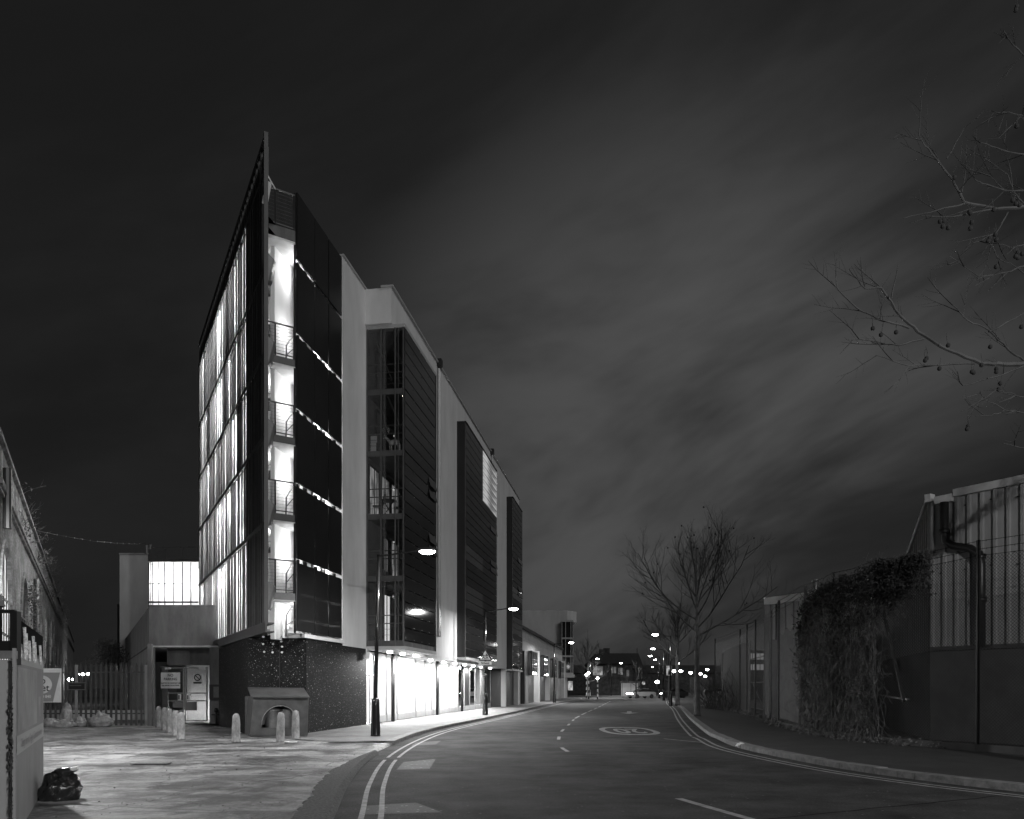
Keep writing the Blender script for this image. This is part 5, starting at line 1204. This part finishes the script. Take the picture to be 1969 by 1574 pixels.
limb([(696, 190), (655, 150), (625, 105)], .014, .006, root=Vector((11.6, 12.4, 12.0))); limb([(640, 730), (600, 800), (520, 835)], .012, .004, 11.9, 11.6); limb([(575, 830), (610, 890), (690, 925)], .009, .004, 11.7, 11.9)
limb([(696, 1540), (625, 1525)], .012, .005, root=Vector((11.6, 12.4, 4.4))); limb([(696, 1365), (640, 1350), (600, 1340)], .01, .004, root=Vector((11.6, 12.4, 5.0)))
limb([(696, 700), (660, 660), (640, 600), (585, 560)], .01, .004, 12, 11.7); limb([(696, 840), (650, 850), (610, 838)], .009, .004, 12, 11.7)
for x0_, y0_, z0_ in ((-1, .5, 10), (-.5, -1, 8), (1, .3, 7), (.5, 1, 11), (-.2, 1, 9), (1, -1, 12), (.8, -.6, 5.5)):
    branch(crown, Vector((11.6, 12.4, z0_)), Vector((abs(x0_), y0_, .8)), 3, .06, 1, rt, tips, .1)
crown.build('crown', M['twig'], bt)
for x, y in ((456, 610), (671, 22), (668, 34), (671, 433), (508, 728), (512, 733), (407, 761), (419, 758), (416, 778), (435, 783), (516, 764), (511, 785), (657, 688), (668, 700), (680, 704), (592, 720), (577, 819), (572, 829), (597, 806), (600, 824), (600, 917), (674, 868), (667, 881), (675, 886), (690, 872), (176, 1129), (204, 1151), (256, 1142), (435, 1187), (361, 1232), (356, 1239), (405, 1267), (517, 1278), (523, 1281), (550, 1255), (601, 1268), (601, 1278), (614, 1318), (609, 1338), (504, 1465), (500, 1475), (687, 1123), (580, 1192)):
    seedball(bt, zp(x, y, 11.5), .033)

# ================================================================ RIGHT: FENCE, WAREHOUSES, IVY
FP = [(17.2, 9.5), (14.6, 14.6), (11.75, 19.7), (10.55, 22.7), (10.35, 25.2), (10.6, 28.8), (11.4, 33.4), (12.6, 38), (13.0, 40.2), (13.4, 43), (13.9, 46.2), (14.6, 50), (15.6, 60)]
cf = thing('chain_link_fence', 'tall dark chain-link fence topped with barbed wire along the right pavement', 'fence', (11, 25, 0))
for i, (x, y) in enumerate(FP):
    lean = .25 if i == 5 else .03; b = MB(); b.tube([(x, y, .05), (x+lean, y, 5.45)], .05, 8); b.build('post', M['black'], cf)
for k in (5.05, 5.22, 5.42):
    b = MB()
    for i in range(len(FP)-1):
        p, q = Vector((*FP[i], k)), Vector((*FP[i+1], k)); b.tube([p, (p+q)/2-Vector((0, 0, .05)), q], .008, 4, cap=False)
        n = int((q-p).length/.22)
        for j in range(n): c = p.lerp(q, j/n)-Vector((0, 0, .05*math.sin(math.pi*j/n))); b.bar(c+Vector((0, 0, -.025)), c+Vector((.012, 0, .025)), .008)
    b.build('barbed_wire', M['wire'], cf)
for i in range(len(FP)-1):
    p, q = Vector((*FP[i], 0)), Vector((*FP[i+1], 0)); Ls = (q-p).length; t = (q-p)/Ls; H = 4.9; step = .085 if i < 6 else .14; b = MB(); n = int((Ls+H)/step); nrm = Vector((t.y, -t.x, 0)); wd = .0045 if i < 6 else .006
    for k in range(n):
        for sg in (1, -1):
            u = k*step
            if sg == 1: a = (max(0, u-H), min(u, H)); e = (min(u, Ls), u-min(u, Ls))
            else: a = (max(0, u-H), max(0, H-u)); e = (min(u, Ls), H-u+min(u, Ls))
            if e[0]-a[0] < .02: continue
            A3 = p+t*a[0]+Vector((0, 0, .12+a[1])); B3 = p+t*e[0]+Vector((0, 0, .12+e[1])); dd = (B3-A3).normalized(); sd = dd.cross(nrm).normalized()*wd
            b.face([A3-sd, B3-sd, B3+sd, A3+sd])
    b.build('mesh_panel', M['wire'], cf)
b = MB(); b.bar((11.0, 23.2, 4.2), (10.65, 21.2, 1.35), .07); b.bar((10.5, 24.2, 1.6), (10.9, 21.4, 1.4), .05); b.build('brace', M['black'], cf)
for i in range(1, 6):
    b = MB(); p, q = Vector((*FP[i], .12)), Vector((*FP[i+1], .12)); b.bar(p+Vector((0, 0, .08)), q+Vector((0, 0, .08)), .12, .2); b.build('concrete_kerb', M['plinth'], cf)
# gate frame behind far posts
b = MB(); p, q = Vector((13.3, 40.5, 0)), Vector((14.6, 48, 0))
for z in (.5, 2.0, 3.4): b.bar(p+Vector((0, 0, z)), q+Vector((0, 0, z)), .06)
b.bar(p+Vector((0, 0, .2)), p.lerp(q, .8)+Vector((0, 0, 2.0)), .06); b.bar(p, p+Vector((0, 0, 3.4)), .08); o = b.build('yard_gate', M['black'], loc=(13.3, 40.5, 0)); tag(o, 'dark braced yard gate behind the far fence posts', 'gate')
# warehouse
wh = thing('metal_warehouse', 'profiled metal warehouse with pale gutter and crooked downpipe at the right edge', 'warehouse', (13, 24, 0))
WR = Frame((12.9, 24), (.656, -1), (-1, -.3)); WLf = Frame((12.9, 24), (.30, 1), (-1, 0))
def ribbed(mb, fr, s0, s1, z0f, z1f, pitch=.36, proud=.07):
    s = s0
    while s < s1:
        e = min(s+pitch, s1); za, zb2 = z1f(s), z1f(e)
        def quad(a0, d0, a1, d1): mb.face([fr.p(a0, d0, z0f), fr.p(a1, d1, z0f), fr.p(a1, d1, z1f(a1)), fr.p(a0, d0, z1f(a0))])
        r = min(.09, (e-s)/2); quad(s, 0, s+.015, proud); quad(s+.015, proud, s+r, proud); quad(s+r, proud, s+r+.02, 0); quad(s+r+.02, 0, e, 0); s = e
b = MB(); ribbed(b, WR, 0, 14, 2.85, lambda s: 7.45); b.build('sheet_wall', M['sheet'], wh)
b = MB(); ribbed(b, WLf, 0.12, 16, 2.85, lambda s: 7.55-.40*s if s < 4 else 5.95-.1*(s-4), .3); b.build('gable_sheet', M['sheet'], wh)
b = MB(); WR.box(b, 0, 14, -.3, .02, 0, 2.84); WLf.box(b, .0, 16, -.3, .03, 0, 2.84); b.build('plinth_wall', M['plinth'], wh)
b = MB(); WR.box(b, 0, 14, -.04, .10, 2.845, 2.97); b.build('flashing', M['dark'], wh)
b = MB(); WR.box(b, .75, 14, .0, .2, 7.42, 7.64); b.build('gutter', M['trim'], wh)
b = MB(); WR.box(b, .2, .72, .0, .22, 7.3, 7.52); b.build('gutter_end', M['trim'], wh)
b = MB(); b.bar(WLf.p(.0, .08, 7.6), WLf.p(4.0, .08, 6.0), .1, .16); b.build('barge_board', M['trim'], wh)
b = MB(); WR.box(b, -.12, .06, -.1, .16, 7.42, 7.66); b.build('corner_cap', M['trim'], wh)
b = MB(); b.prism([tuple(WR.p(0, -.1).xy), tuple(WR.p(14, -.1).xy), tuple(WR.p(14, -9).xy), tuple(WLf.p(16, -1).xy), tuple(WLf.p(4, 0).xy)], 5.7, 5.9); b.build('roof', M['roof'], wh)
b = MB(); d_ = .2
b.tube([WR.p(.5, d_, 7.3), WR.p(.5, d_, 6.35), WR.p(.55, d_, 6.1), WR.p(.75, d_, 5.95), WR.p(1.25, d_, 5.8), WR.p(1.5, d_, 5.6), WR.p(1.55, d_, 5.3), WR.p(1.55, d_, 2.9)], .12, 12)
for s, z in ((.5, 6.35), (1.53, 5.45), (1.55, 4.2)): b.tube([WR.p(s, d_, z), WR.p(s, d_, z+.14)], .15, 12)
b.build('downpipe', M['black'], wh, smooth=True)
b = MB()
for i in range(24):
    for z in (7.1, 5.2): c = WR.p(.3+i*.72, .03, z+.03*(i % 3)); b.tube([c, c+WR.n*.02], .025, 6)
b.build('fixing_bolt', M['black'], wh)
b = MB(); c = WR.p(3.0, .05, 5.55); b.obox(c, WR.t*.12, WR.n*.1, (0, 0, .12)); b.bar(c+Vector((0, 0, -.25)), c, .03); b.build('bulkhead_lamp', M['black'], wh)
# second shed
w2 = thing('small_metal_shed', 'smaller metal-clad shed with pale eaves and a flue behind the far fence', 'shed', (13.5, 40, 0))
W2 = Frame(tuple(P(1477, 1153, 40).xy), (.48, -1), (-1, -.3))
b = MB(); ribbed(b, W2, 0, 12, 0, lambda s: 6.0, .55, .05); b.build('sheet_wall', M['sheet'], w2)
b = MB(); W2.box(b, -.1, 12, -.05, .18, 5.95, 6.3); b.build('eaves_gutter', M['trim'], w2)
b = MB(); W2.box(b, -.15, .22, -.2, .1, 0, 5.94); b.build('corner_trim', M['concrete'], w2)
b = MB(); c = P(1567, 1138, 38); b.tube([c-Vector((0, 0, .5)), c+Vector((0, 0, .5))], .11, 12); b.tube([c+Vector((0, 0, .5)), c+Vector((0, 0, .62))], .15, 12); b.build('flue', M['steel'], w2, smooth=True)
b = MB(); b.tube([W2.p(.75, .2, 5.9), W2.p(.75, .2, 0)], .06, 8); b.build('downpipe', M['black'], w2)
b = MB(); q = W2.p(6.3, .3, 5.3); b.obox(q, W2.t*.6, W2.n*.3, (0, 0, .18)); b.build('floodlight', M['trim'], w2)
# tarpaulin sheets tied inside the fence
rq = random.Random(6)
tp = MB(); p, q = Vector((12.75, 38.0, 0)), Vector((10.75, 28.0, 0)); n = 40; m = 18; vi = {}
for i in range(n+1):
    for j in range(m+1):
        s = p.lerp(q, i/n)+Vector((.22, .1, 0)); z = .25+(4.05+.12*math.sin(i*.7)-.0)*j/m; w_ = .07*NZ.noise(Vector((i*.35, j*.4, 2)))
        vi[(i, j)] = len(tp.v); tp.v.append((s.x+w_, s.y, z))
for i in range(n):
    for j in range(m): tp.f.append((vi[(i, j)], vi[(i+1, j)], vi[(i+1, j+1)], vi[(i, j+1)])); tp.m.append(0)
o = tp.build('tarpaulin', mat('woven_tarp', .06, .7, .12, 1.4, 7, (1, 1, 2)), loc=(11.8, 33, 0), smooth=True); tag(o, 'creased grey tarpaulin tied behind the fence below the shed', 'tarpaulin')
tp = MB(); p, q = Vector((16.2, 60, 0)), Vector((14.1, 46.5, 0))
tp.obox(p+Vector((.1, 0, .2)), q-p, (.03, 0, 0), (0, 0, 4.3)); o = tp.build('tarpaulin', M['frame2'], loc=(15, 50, 0)); tag(o, 'flat dark sheet hung behind the farthest fence panels', 'tarpaulin')
tp = MB(); tp.box(12.85, 13.6, 39, 39.3, .1, 4.1); o = tp.build('gate_pillar', M['concrete'], loc=(13.2, 39.1, 0)); tag(o, 'pale square gate pillar beside the tarpaulin', 'pillar')
# ivy along fence
rI = random.Random(17); iv = MB()
def fpt(u):
    d = 0
    for i in range(len(FP)-1):
        p, q = Vector(FP[i]), Vector(FP[i+1]); L_ = (q-p).length
        if d+L_ >= u: return p.lerp(q, (u-d)/L_)
        d += L_
    return Vector(FP[-1])
def ylen(y):
    d = 0
    for i in range(len(FP)-1):
        p, q = Vector(FP[i]), Vector(FP[i+1])
        if q.y >= y: return d+(q-p).length*(y-p.y)/(q.y-p.y)
        d += (q-p).length
uA, uB = ylen(20.9), ylen(28.4)
def itop(f_, u): return 5.42-.55*f_+.22*NZ.noise(Vector((u*1.5, 0, 0)))+.14*NZ.noise(Vector((u*5, 1, 0)))-max(0, f_-.80)*4.0
for _ in range(36000):
    u = rI.uniform(uA, uB); f_ = (u-uA)/(uB-uA); p = fpt(u); top = itop(f_, u)
    low = .15 if .24 < f_ < .9 else (4.2-1.5*abs(NZ.noise(Vector((u*2.5, 3, 0))))-.8*(rI.random() < .12) if f_ <= .24 else .4+(f_-.9)*12)
    z = low+(top-low)*rI.random()**.75
    if NZ.noise(Vector((u*1.1, z*.7, 5)))*1.3+NZ.noise(Vector((u*4, z*1.2, 9)))*.6+(.42 if z > 3.6 else .10) < rI.uniform(-.15, .5): continue
    d = rI.gauss(0, .11)-.05-.16*(z > 4.3)*rI.random()-.12*max(0, NZ.noise(Vector((u*2, z*1.5, 1)))); c = Vector((p.x+d, p.y+rI.uniform(-.1, .1), z)); a = Vector((rI.uniform(-1, 1), rI.uniform(-1, 1), rI.uniform(-1.4, .1))).normalized(); e = a.orthogonal().normalized(); sz = rI.uniform(.016, .055)*(1 if z > 3.6 else .75)
    iv.face([c-a*sz, c+e*sz*.8, c+a*sz, c-e*sz*.8])
t = thing('ivy', 'thick mass of ivy and bare tangled stems smothering the middle of the chain-link fence', 'ivy', (10.5, 25, 0))
ivo = iv.build('foliage', M['leaf'], t); ivo['kind'] = 'stuff'
def tangle(n, m, rad, seed):
    rI = random.Random(seed); b = MB()
    for _ in range(n):
        f_ = rI.uniform(.2, .97); u = uA+(uB-uA)*f_; p = fpt(u); z = rI.uniform(.35, itop(f_, u)-.1); c = Vector((p.x-.10+rI.uniform(-.14, .1), p.y, z)); d = Vector((rI.uniform(-.25, .25), rI.uniform(-.6, .6), rI.choice((-1, -1, -1, .6)))); pts = [c]
        for k in range(5): d = (d+Vector((rI.uniform(-.3, .3), rI.uniform(-.7, .7), rI.uniform(-.4, .35)))).normalized(); pts.append(pts[-1]+d*rI.uniform(.05, .22)); pts[-1].z = max(pts[-1].z, .12)
        b.tube(pts, [rad]*6, 3, cap=False)
    return b.build('stems', m, t)
tangle(1500, M['leaf'], .008, 3)['kind'] = 'stuff'; tangle(420, M['stem'], .0045, 4)['kind'] = 'stuff'
# verge weeds and fallen leaves at the fence foot
b = MB()
for _ in range(2600):
    u = rI.uniform(ylen(20.5), ylen(59)); p = fpt(u); off = -abs(rI.gauss(0, .28)); c = Vector((p.x+off+.1, p.y+rI.uniform(-.1, .1), .125+abs(rI.gauss(0, .10)))); a = Vector((rI.uniform(-1, 1), rI.uniform(-1, 1), rI.uniform(-.4, .6))).normalized(); e = a.orthogonal().normalized(); s = rI.uniform(.02, .06)
    b.face([c-a*s, c+e*s*.7, c+a*s, c-e*s*.7])
o = b.build('fallen_leaves', mat('dry_leaf', .02, .7, .16, 6, 2), loc=(11, 30, .1)); tag(o, 'fallen leaves and weeds gathered along the foot of the right fence', 'leaves', kind='stuff')
b = MB()
for _ in range(60): twigs(b, (14.9+rI.uniform(-.5, .5), 55+rI.uniform(-4, 4), .1), 2, 4.0, .4, rI, .02)
o = b.build('bare_shrub', M['twig'], loc=(15, 55, .1)); tag(o, 'tangle of tall bare stems between the fence end and the cabinet', 'shrub')
# ================================================================ far right furniture
cb = thing('utility_cabinet', 'round-topped dark street cabinet beyond the nearest tree', 'cabinet', tuple(G(1360, 1356, .12)))
c = G(1360, 1356, .12); b = MB(); b.box(c.x-.29, c.x+.29, c.y-.2, c.y+.2, c.z, c.z+1.3); b.build('body', M['hoard'], cb)
b = MB(); b.tube([c+Vector((0, -.2, 1.14)), c+Vector((0, .2, 1.14))], .292, 20); b.build('rounded_top', M['hoard'], cb)
b = MB(); b.obox(P(1327, 1335, 78), (P(1370, 1335, 78)-P(1327, 1335, 78)), (0, .1, 0), (0, 0, 1.75)); o = b.build('timber_hoarding', M['wood'], loc=tuple(P(1348, 1335, 78))); tag(o, 'vertical timber boarding enclosure under the distant lamps', 'hoarding')
b = MB(); b.obox(P(1334, 1357, 62), (P(1380, 1357, 62)-P(1334, 1357, 62)), (0, .2, 0), (0, 0, .95)); o = b.build('low_brick_wall', M['brick'], loc=tuple(P(1360, 1357, 62))); tag(o, 'low pale wall behind the street cabinet', 'wall')
bn = thing('banner_post', 'post with a small banner given a pale glow between the two trees', 'banner', tuple(P(1286, 1340, 90)))
c = P(1286.5, 1289, 90); b = MB(); b.box(c.x-.3, c.x+.3, 90, 90.03, c.z-.55, c.z+.55); b.build('banner', M['lit'], bn)  # banner glows by emission, light put into its material
b = MB(); b.tube([(c.x, 90.06, 0), (c.x, 90.06, c.z+.6)], .05, 8); b.build('pole', M['black'], bn)
b = MB(); b.face([(c.x-.12, 89.99, c.z-.5), (c.x+.12, 89.99, c.z-.5), (c.x+.05, 89.99, c.z+.15), (c.x-.05, 89.99, c.z+.15)]); b.box(c.x-.16, c.x+.16, 89.985, 89.995, c.z-.2, c.z-.14); b.build('emblem', M['ink'], bn)
# building with window bands seen through the yard gate
c0, c1 = P(1424, 1255, 110), P(1475, 1255, 110)
yb_ = thing('workshop', 'flat building with bands of pale windows seen through the yard gate', 'building', (c0.x, 110, 0))
b = MB(); b.box(c0.x, c1.x+4, 110, 120, 0, zz(1250, 110)); b.build('wall', M['dark'], yb_)
for r_, (ya, yb2) in enumerate(((1256, 1268), (1277, 1288))):
    for k in range(7): b = MB(); xx = c0.x+.1+k*.54; b.box(xx, xx+.42, 109.95, 109.99, zz(yb2, 110), zz(ya, 110)); b.build('window', M['litdim'], yb_)
# far houses
fh = thing('brick_house', 'dark two-storey brick house with a lit multi-pane window at the junction', 'house', (20, 165, 0)); D = 165
fx_ = lambda px, d=D: (px-CX)/F*d
b = MB(); b.box(fx_(1135), fx_(1216), D, D+12, 0, zz(1276, D)); b.build('wall', M['houseb'], fh)
b = MB(); z0, z1 = zz(1276, D), zz(1255, D); b.hexa([(fx_(1133), D-.4, z0), (fx_(1218), D-.4, z0), (fx_(1218), D+12, z0), (fx_(1133), D+12, z0), (fx_(1150), D+5, z1), (fx_(1200), D+5, z1), (fx_(1200), D+7, z1), (fx_(1150), D+7, z1)]); rf_ = b.build('roof', M['roof'], fh)
b = MB(); b.box(fx_(1158), fx_(1168), D+5, D+6.5, z1-.6, z1+1.0); b.build('chimney', M['houseb'], rf_)
for a0, a1, ya, yb2, mm in ((1140, 1158.5, 1281, 1298, 'lit'), (1176, 1179, 1282, 1294, 'litdim'), (1181, 1184, 1282, 1294, 'lit'), (1189, 1191, 1284, 1296, 'litdim'), (1193, 1197, 1284, 1297, 'lit'), (1205, 1209, 1288, 1300, 'litdim')):
    b = MB(); b.box(fx_(a0), fx_(a1), D-.08, D-.03, zz(yb2, D), zz(ya, D)); w = b.build('window', M[mm], fh)
    f = MB(); nb = max(2, int((a1-a0)/2.5))
    for k in range(nb+1): x = fx_(a0)+k*(fx_(a1)-fx_(a0))/nb; f.box(x-.06, x+.06, D-.14, D-.09, zz(yb2, D), zz(ya, D))
    f.box(fx_(a0), fx_(a1), D-.13, D-.085, zz((ya+yb2)/2, D)-.06, zz((ya+yb2)/2, D)+.06); f.build('frame', M['trim'], w)
f2 = thing('gabled_house', 'long dark gabled house with a finial behind the brick house', 'house', (25, 185, 0)); D2 = 185
b = MB(); b.box(fx_(1160, D2), fx_(1236, D2), D2, D2+10, 0, zz(1285, D2)); b.build('wall', M['houseb'], f2)
b = MB(); x0_, x1_ = fx_(1157, D2), fx_(1238, D2); z0, z1 = zz(1285, D2), zz(1254, D2); b.hexa([(x0_, D2-.5, z0), (x1_, D2-.5, z0), (x1_, D2+10, z0), (x0_, D2+10, z0), (x0_, D2+4.9, z1), (x1_-.5, D2+4.9, z1), (x1_-.5, D2+5.1, z1), (x0_, D2+5.1, z1)]); r2 = b.build('roof', M['roof'], f2)
b = MB(); b.bar((x1_-.8, D2+5, z1), (x1_-.8, D2+5, z1+1.2), .15); b.build('finial', M['roof'], r2)
b = MB(); b.box(x0_+1, x0_+2.4, D2+4, D2+5.5, z1-.2, z1+1.2); b.build('chimney', M['houseb'], r2)
# dark skyline row behind junction so the street is closed
sk = thing('terraced_houses', 'unlit terrace forming the dark skyline behind the far lamps', 'house', (45, 240, 0))
b = MB(); b.box(10, 90, 240, 250, 0, 6); b.build('wall', M['houseb'], sk)
b = MB(); b.hexa([(10, 239.5, 6), (90, 239.5, 6), (90, 250.5, 6), (10, 250.5, 6), (10, 244.9, 8.5), (90, 244.9, 8.5), (90, 245.1, 8.5), (10, 245.1, 8.5)]); b.build('roof', M['roof'], sk)
# belisha beacons
for k, (px, d) in enumerate(((1132, 108), (1127.5, 118), (1149, 112))):
    c = P(px, 1294 + (0, 3, 10)[k], d); t = thing('belisha_beacon', ['tall striped crossing beacon with bright globe beyond the low terrace', 'small second beacon globe left of the tall striped beacon', 'crossing beacon with globe in front of the brick house'][k], 'beacon', (c.x, d, 0), 'crossing beacons at the junction')
    n = 8; h = c.z-.2; w = MB(); k_ = MB()
    for i in range(n): (w if i % 2 else k_).tube([(c.x, d, h*i/n), (c.x, d, h*(i+1)/n-.003)], .09, 8)
    w.build('white_band', M['white'], t); k_.build('black_band', M['black'], t); b = MB(); b.blob(c, .17, .17, .17, 12, 8); b.build('globe', M['lampfar'], t, smooth=True)
bs = thing('bus_shelter', 'small glazed bus shelter lit from within near the crossing', 'shelter', (17, 118, 0))
b = MB(); b.box(16.6, 19.4, 118, 119.4, 2.4, 2.55); b.build('roof', M['dark'], bs); b = MB(); b.box(16.7, 19.3, 119.3, 119.34, .3, 2.3); b.build('back_panel', M['litdim'], bs)
for x in (16.7, 18, 19.3): b = MB(); b.bar((x, 118.1, 0), (x, 118.1, 2.4), .08); b.build('post', M['frame'], bs)
rs = thing('route_sign', 'tiny square sign given a pale glow beside the pole beyond the junction', 'sign', tuple(P(1237.5, 1313, 150)))
c = P(1237.5, 1313, 150); b = MB(); b.box(c.x-.28, c.x+.28, 150, 150.04, c.z-.28, c.z+.28); b.build('plate', M['lit'], rs); b = MB(); b.tube([(c.x, 150.1, 0), (c.x, 150.1, c.z)], .05, 6); b.build('pole', M['black'], rs)  # plate glows by emission too, standing in for light falling on it
# cars with headlights added at the junction in place of light trails
def car(x, y, head, paint, label):
    t = thing('car', label, 'car', (x, y, 0), 'cars added at the junction in place of light trails'); f = Vector((math.cos(head), math.sin(head), 0)); s = Vector((-f.y, f.x, 0)); o_ = Vector((x, y, 0))
    def q(a, c_, z): return o_+f*a+s*c_+Vector((0, 0, z))
    prof = [(-2.1, .3), (-2.15, .75), (-2.0, .95), (-1.2, 1.0), (.9, .98), (1.9, .82), (2.1, .6), (2.1, .3)]; cab = [(-1.75, .96), (-1.1, 1.42), (.1, 1.46), (1.05, .98)]
    def ext(pr, w0, w1):
        b = MB(); n = len(pr); zt = max(z for a, z in pr)
        v0 = [q(a, -(w0 if z < 1.1 else w1), z) for a, z in pr]; v1 = [q(a, (w0 if z < 1.1 else w1), z) for a, z in pr]; b.face(v0[::-1]); b.face(v1)
        for i in range(n): j = (i+1) % n; b.face([v0[i], v0[j], v1[j], v1[i]])
        return b
    ext(prof, .86, .86).build('body', paint, t); ext(cab, .78, .62).build('windows', M['darkglass'], t)
    b = MB(); b.obox(q(-1.05, -.6, 1.44), f*1.1, s*1.2, (0, 0, .035)); b.build('roof', paint, t)
    for a in (-1.35, 1.35):
        for c_ in (-.84, .84): b = MB(); b.tube([q(a, c_-.08, .32), q(a, c_+.08, .32)], .32, 16); b.build('wheel', M['tyre'], t)
    for c_ in (-.6, .6):
        b = MB(); b.blob(q(2.08, c_, .68), .12, .12, .09, 10, 6); b.build('headlight', M['lampfar'], t, smooth=True)
        l = bpy.data.lights.new('headlight_beam', 'SPOT'); l.energy = 900; l.spot_size = math.radians(50); l.spot_blend = .6; l.shadow_soft_size = .08
        lo = bpy.data.objects.new('headlight_beam', l); COL.objects.link(lo); lo.parent = t; lo.location = q(2.25, c_, .68)-o_; lo.rotation_euler = (f-Vector((0, 0, .07))).to_track_quat('-Z', 'Y').to_euler()
car(19.5, 118, math.radians(-152), M['carl'], 'added silver car with blazing headlights turning in at the junction, foremost of the cars')
car(25.5, 123, math.radians(180), M['car'], 'added dark car with headlights on, middle one crossing the junction')
car(33, 127, math.radians(180), M['carl'], 'added pale car with headlights on at the right of the junction')
# litter by the kerb
b = MB(); c = G(1424, 1437, .02); rz = random.Random(3); b.blob(c+Vector((0, 0, .07)), .13, .1, .07, 10, 7, .25, rz); o = b.build('crumpled_bag', M['signwhite'], loc=tuple(c)); tag(o, 'crumpled white bag lying against the right kerb', 'litter')
b = MB(); c = G(545, 1428, .07); b.obox(c, (.35, .05, 0), (0, .15, 0), (.02, 0, .03)); b.blob(c+Vector((.1, .0, .03)), .08, .06, .03, 8, 5, .2, rz); o = b.build('flattened_litter', M['signwhite'], loc=tuple(c)); tag(o, 'flattened scrap of litter at the foot of the leaning bollard', 'litter')
b = MB()
for _ in range(110):
    px, py = rz.uniform(90, 700), rz.uniform(1400, 1570); c = G(px, py, .075); 
    if c.x > edge_x(c.y)-.4 or c.x < -14: continue
    s = rz.uniform(.006, .018); b.blob(c, s, s, s*.5, 5, 3, .3, rz)
o = b.build('grit', M['stem'], loc=(0, 0, 0)); tag(o, 'scattered grit and crumbs of litter over the forecourt', 'grit', kind='stuff')
# shrub in the alley
al = thing('evergreen_shrub', 'round leafy shrub at the end of the alley beside the concrete wall', 'shrub', tuple(P(207, 1330, 52)))
b = MB()
for _ in range(26): cc_ = P(207+rz.gauss(0, 12), 1262+rz.gauss(0, 13), 52+rz.gauss(0, .6)); leaves(b, cc_, .7, .6, .6, 90, .07, rz)
b.build('crown', M['leafb'], al); b = MB(); b.tube([P(207, 1380, 52), P(207, 1270, 52)], .08, 6); b.build('stem', M['bark'], al)
b = MB(); rs_ = random.Random(1)
for q_, r_s in STALKS[-43:]: b.tube([q_, q_+Vector((rs_.uniform(-.02, .02), 0, r_s+.05)), q_+Vector((rs_.uniform(-.05, .05), 0, r_s+.14))], .004, 4, cap=False)
b.build('seed_stalks', M['twig'], bt)['kind'] = 'stuff'
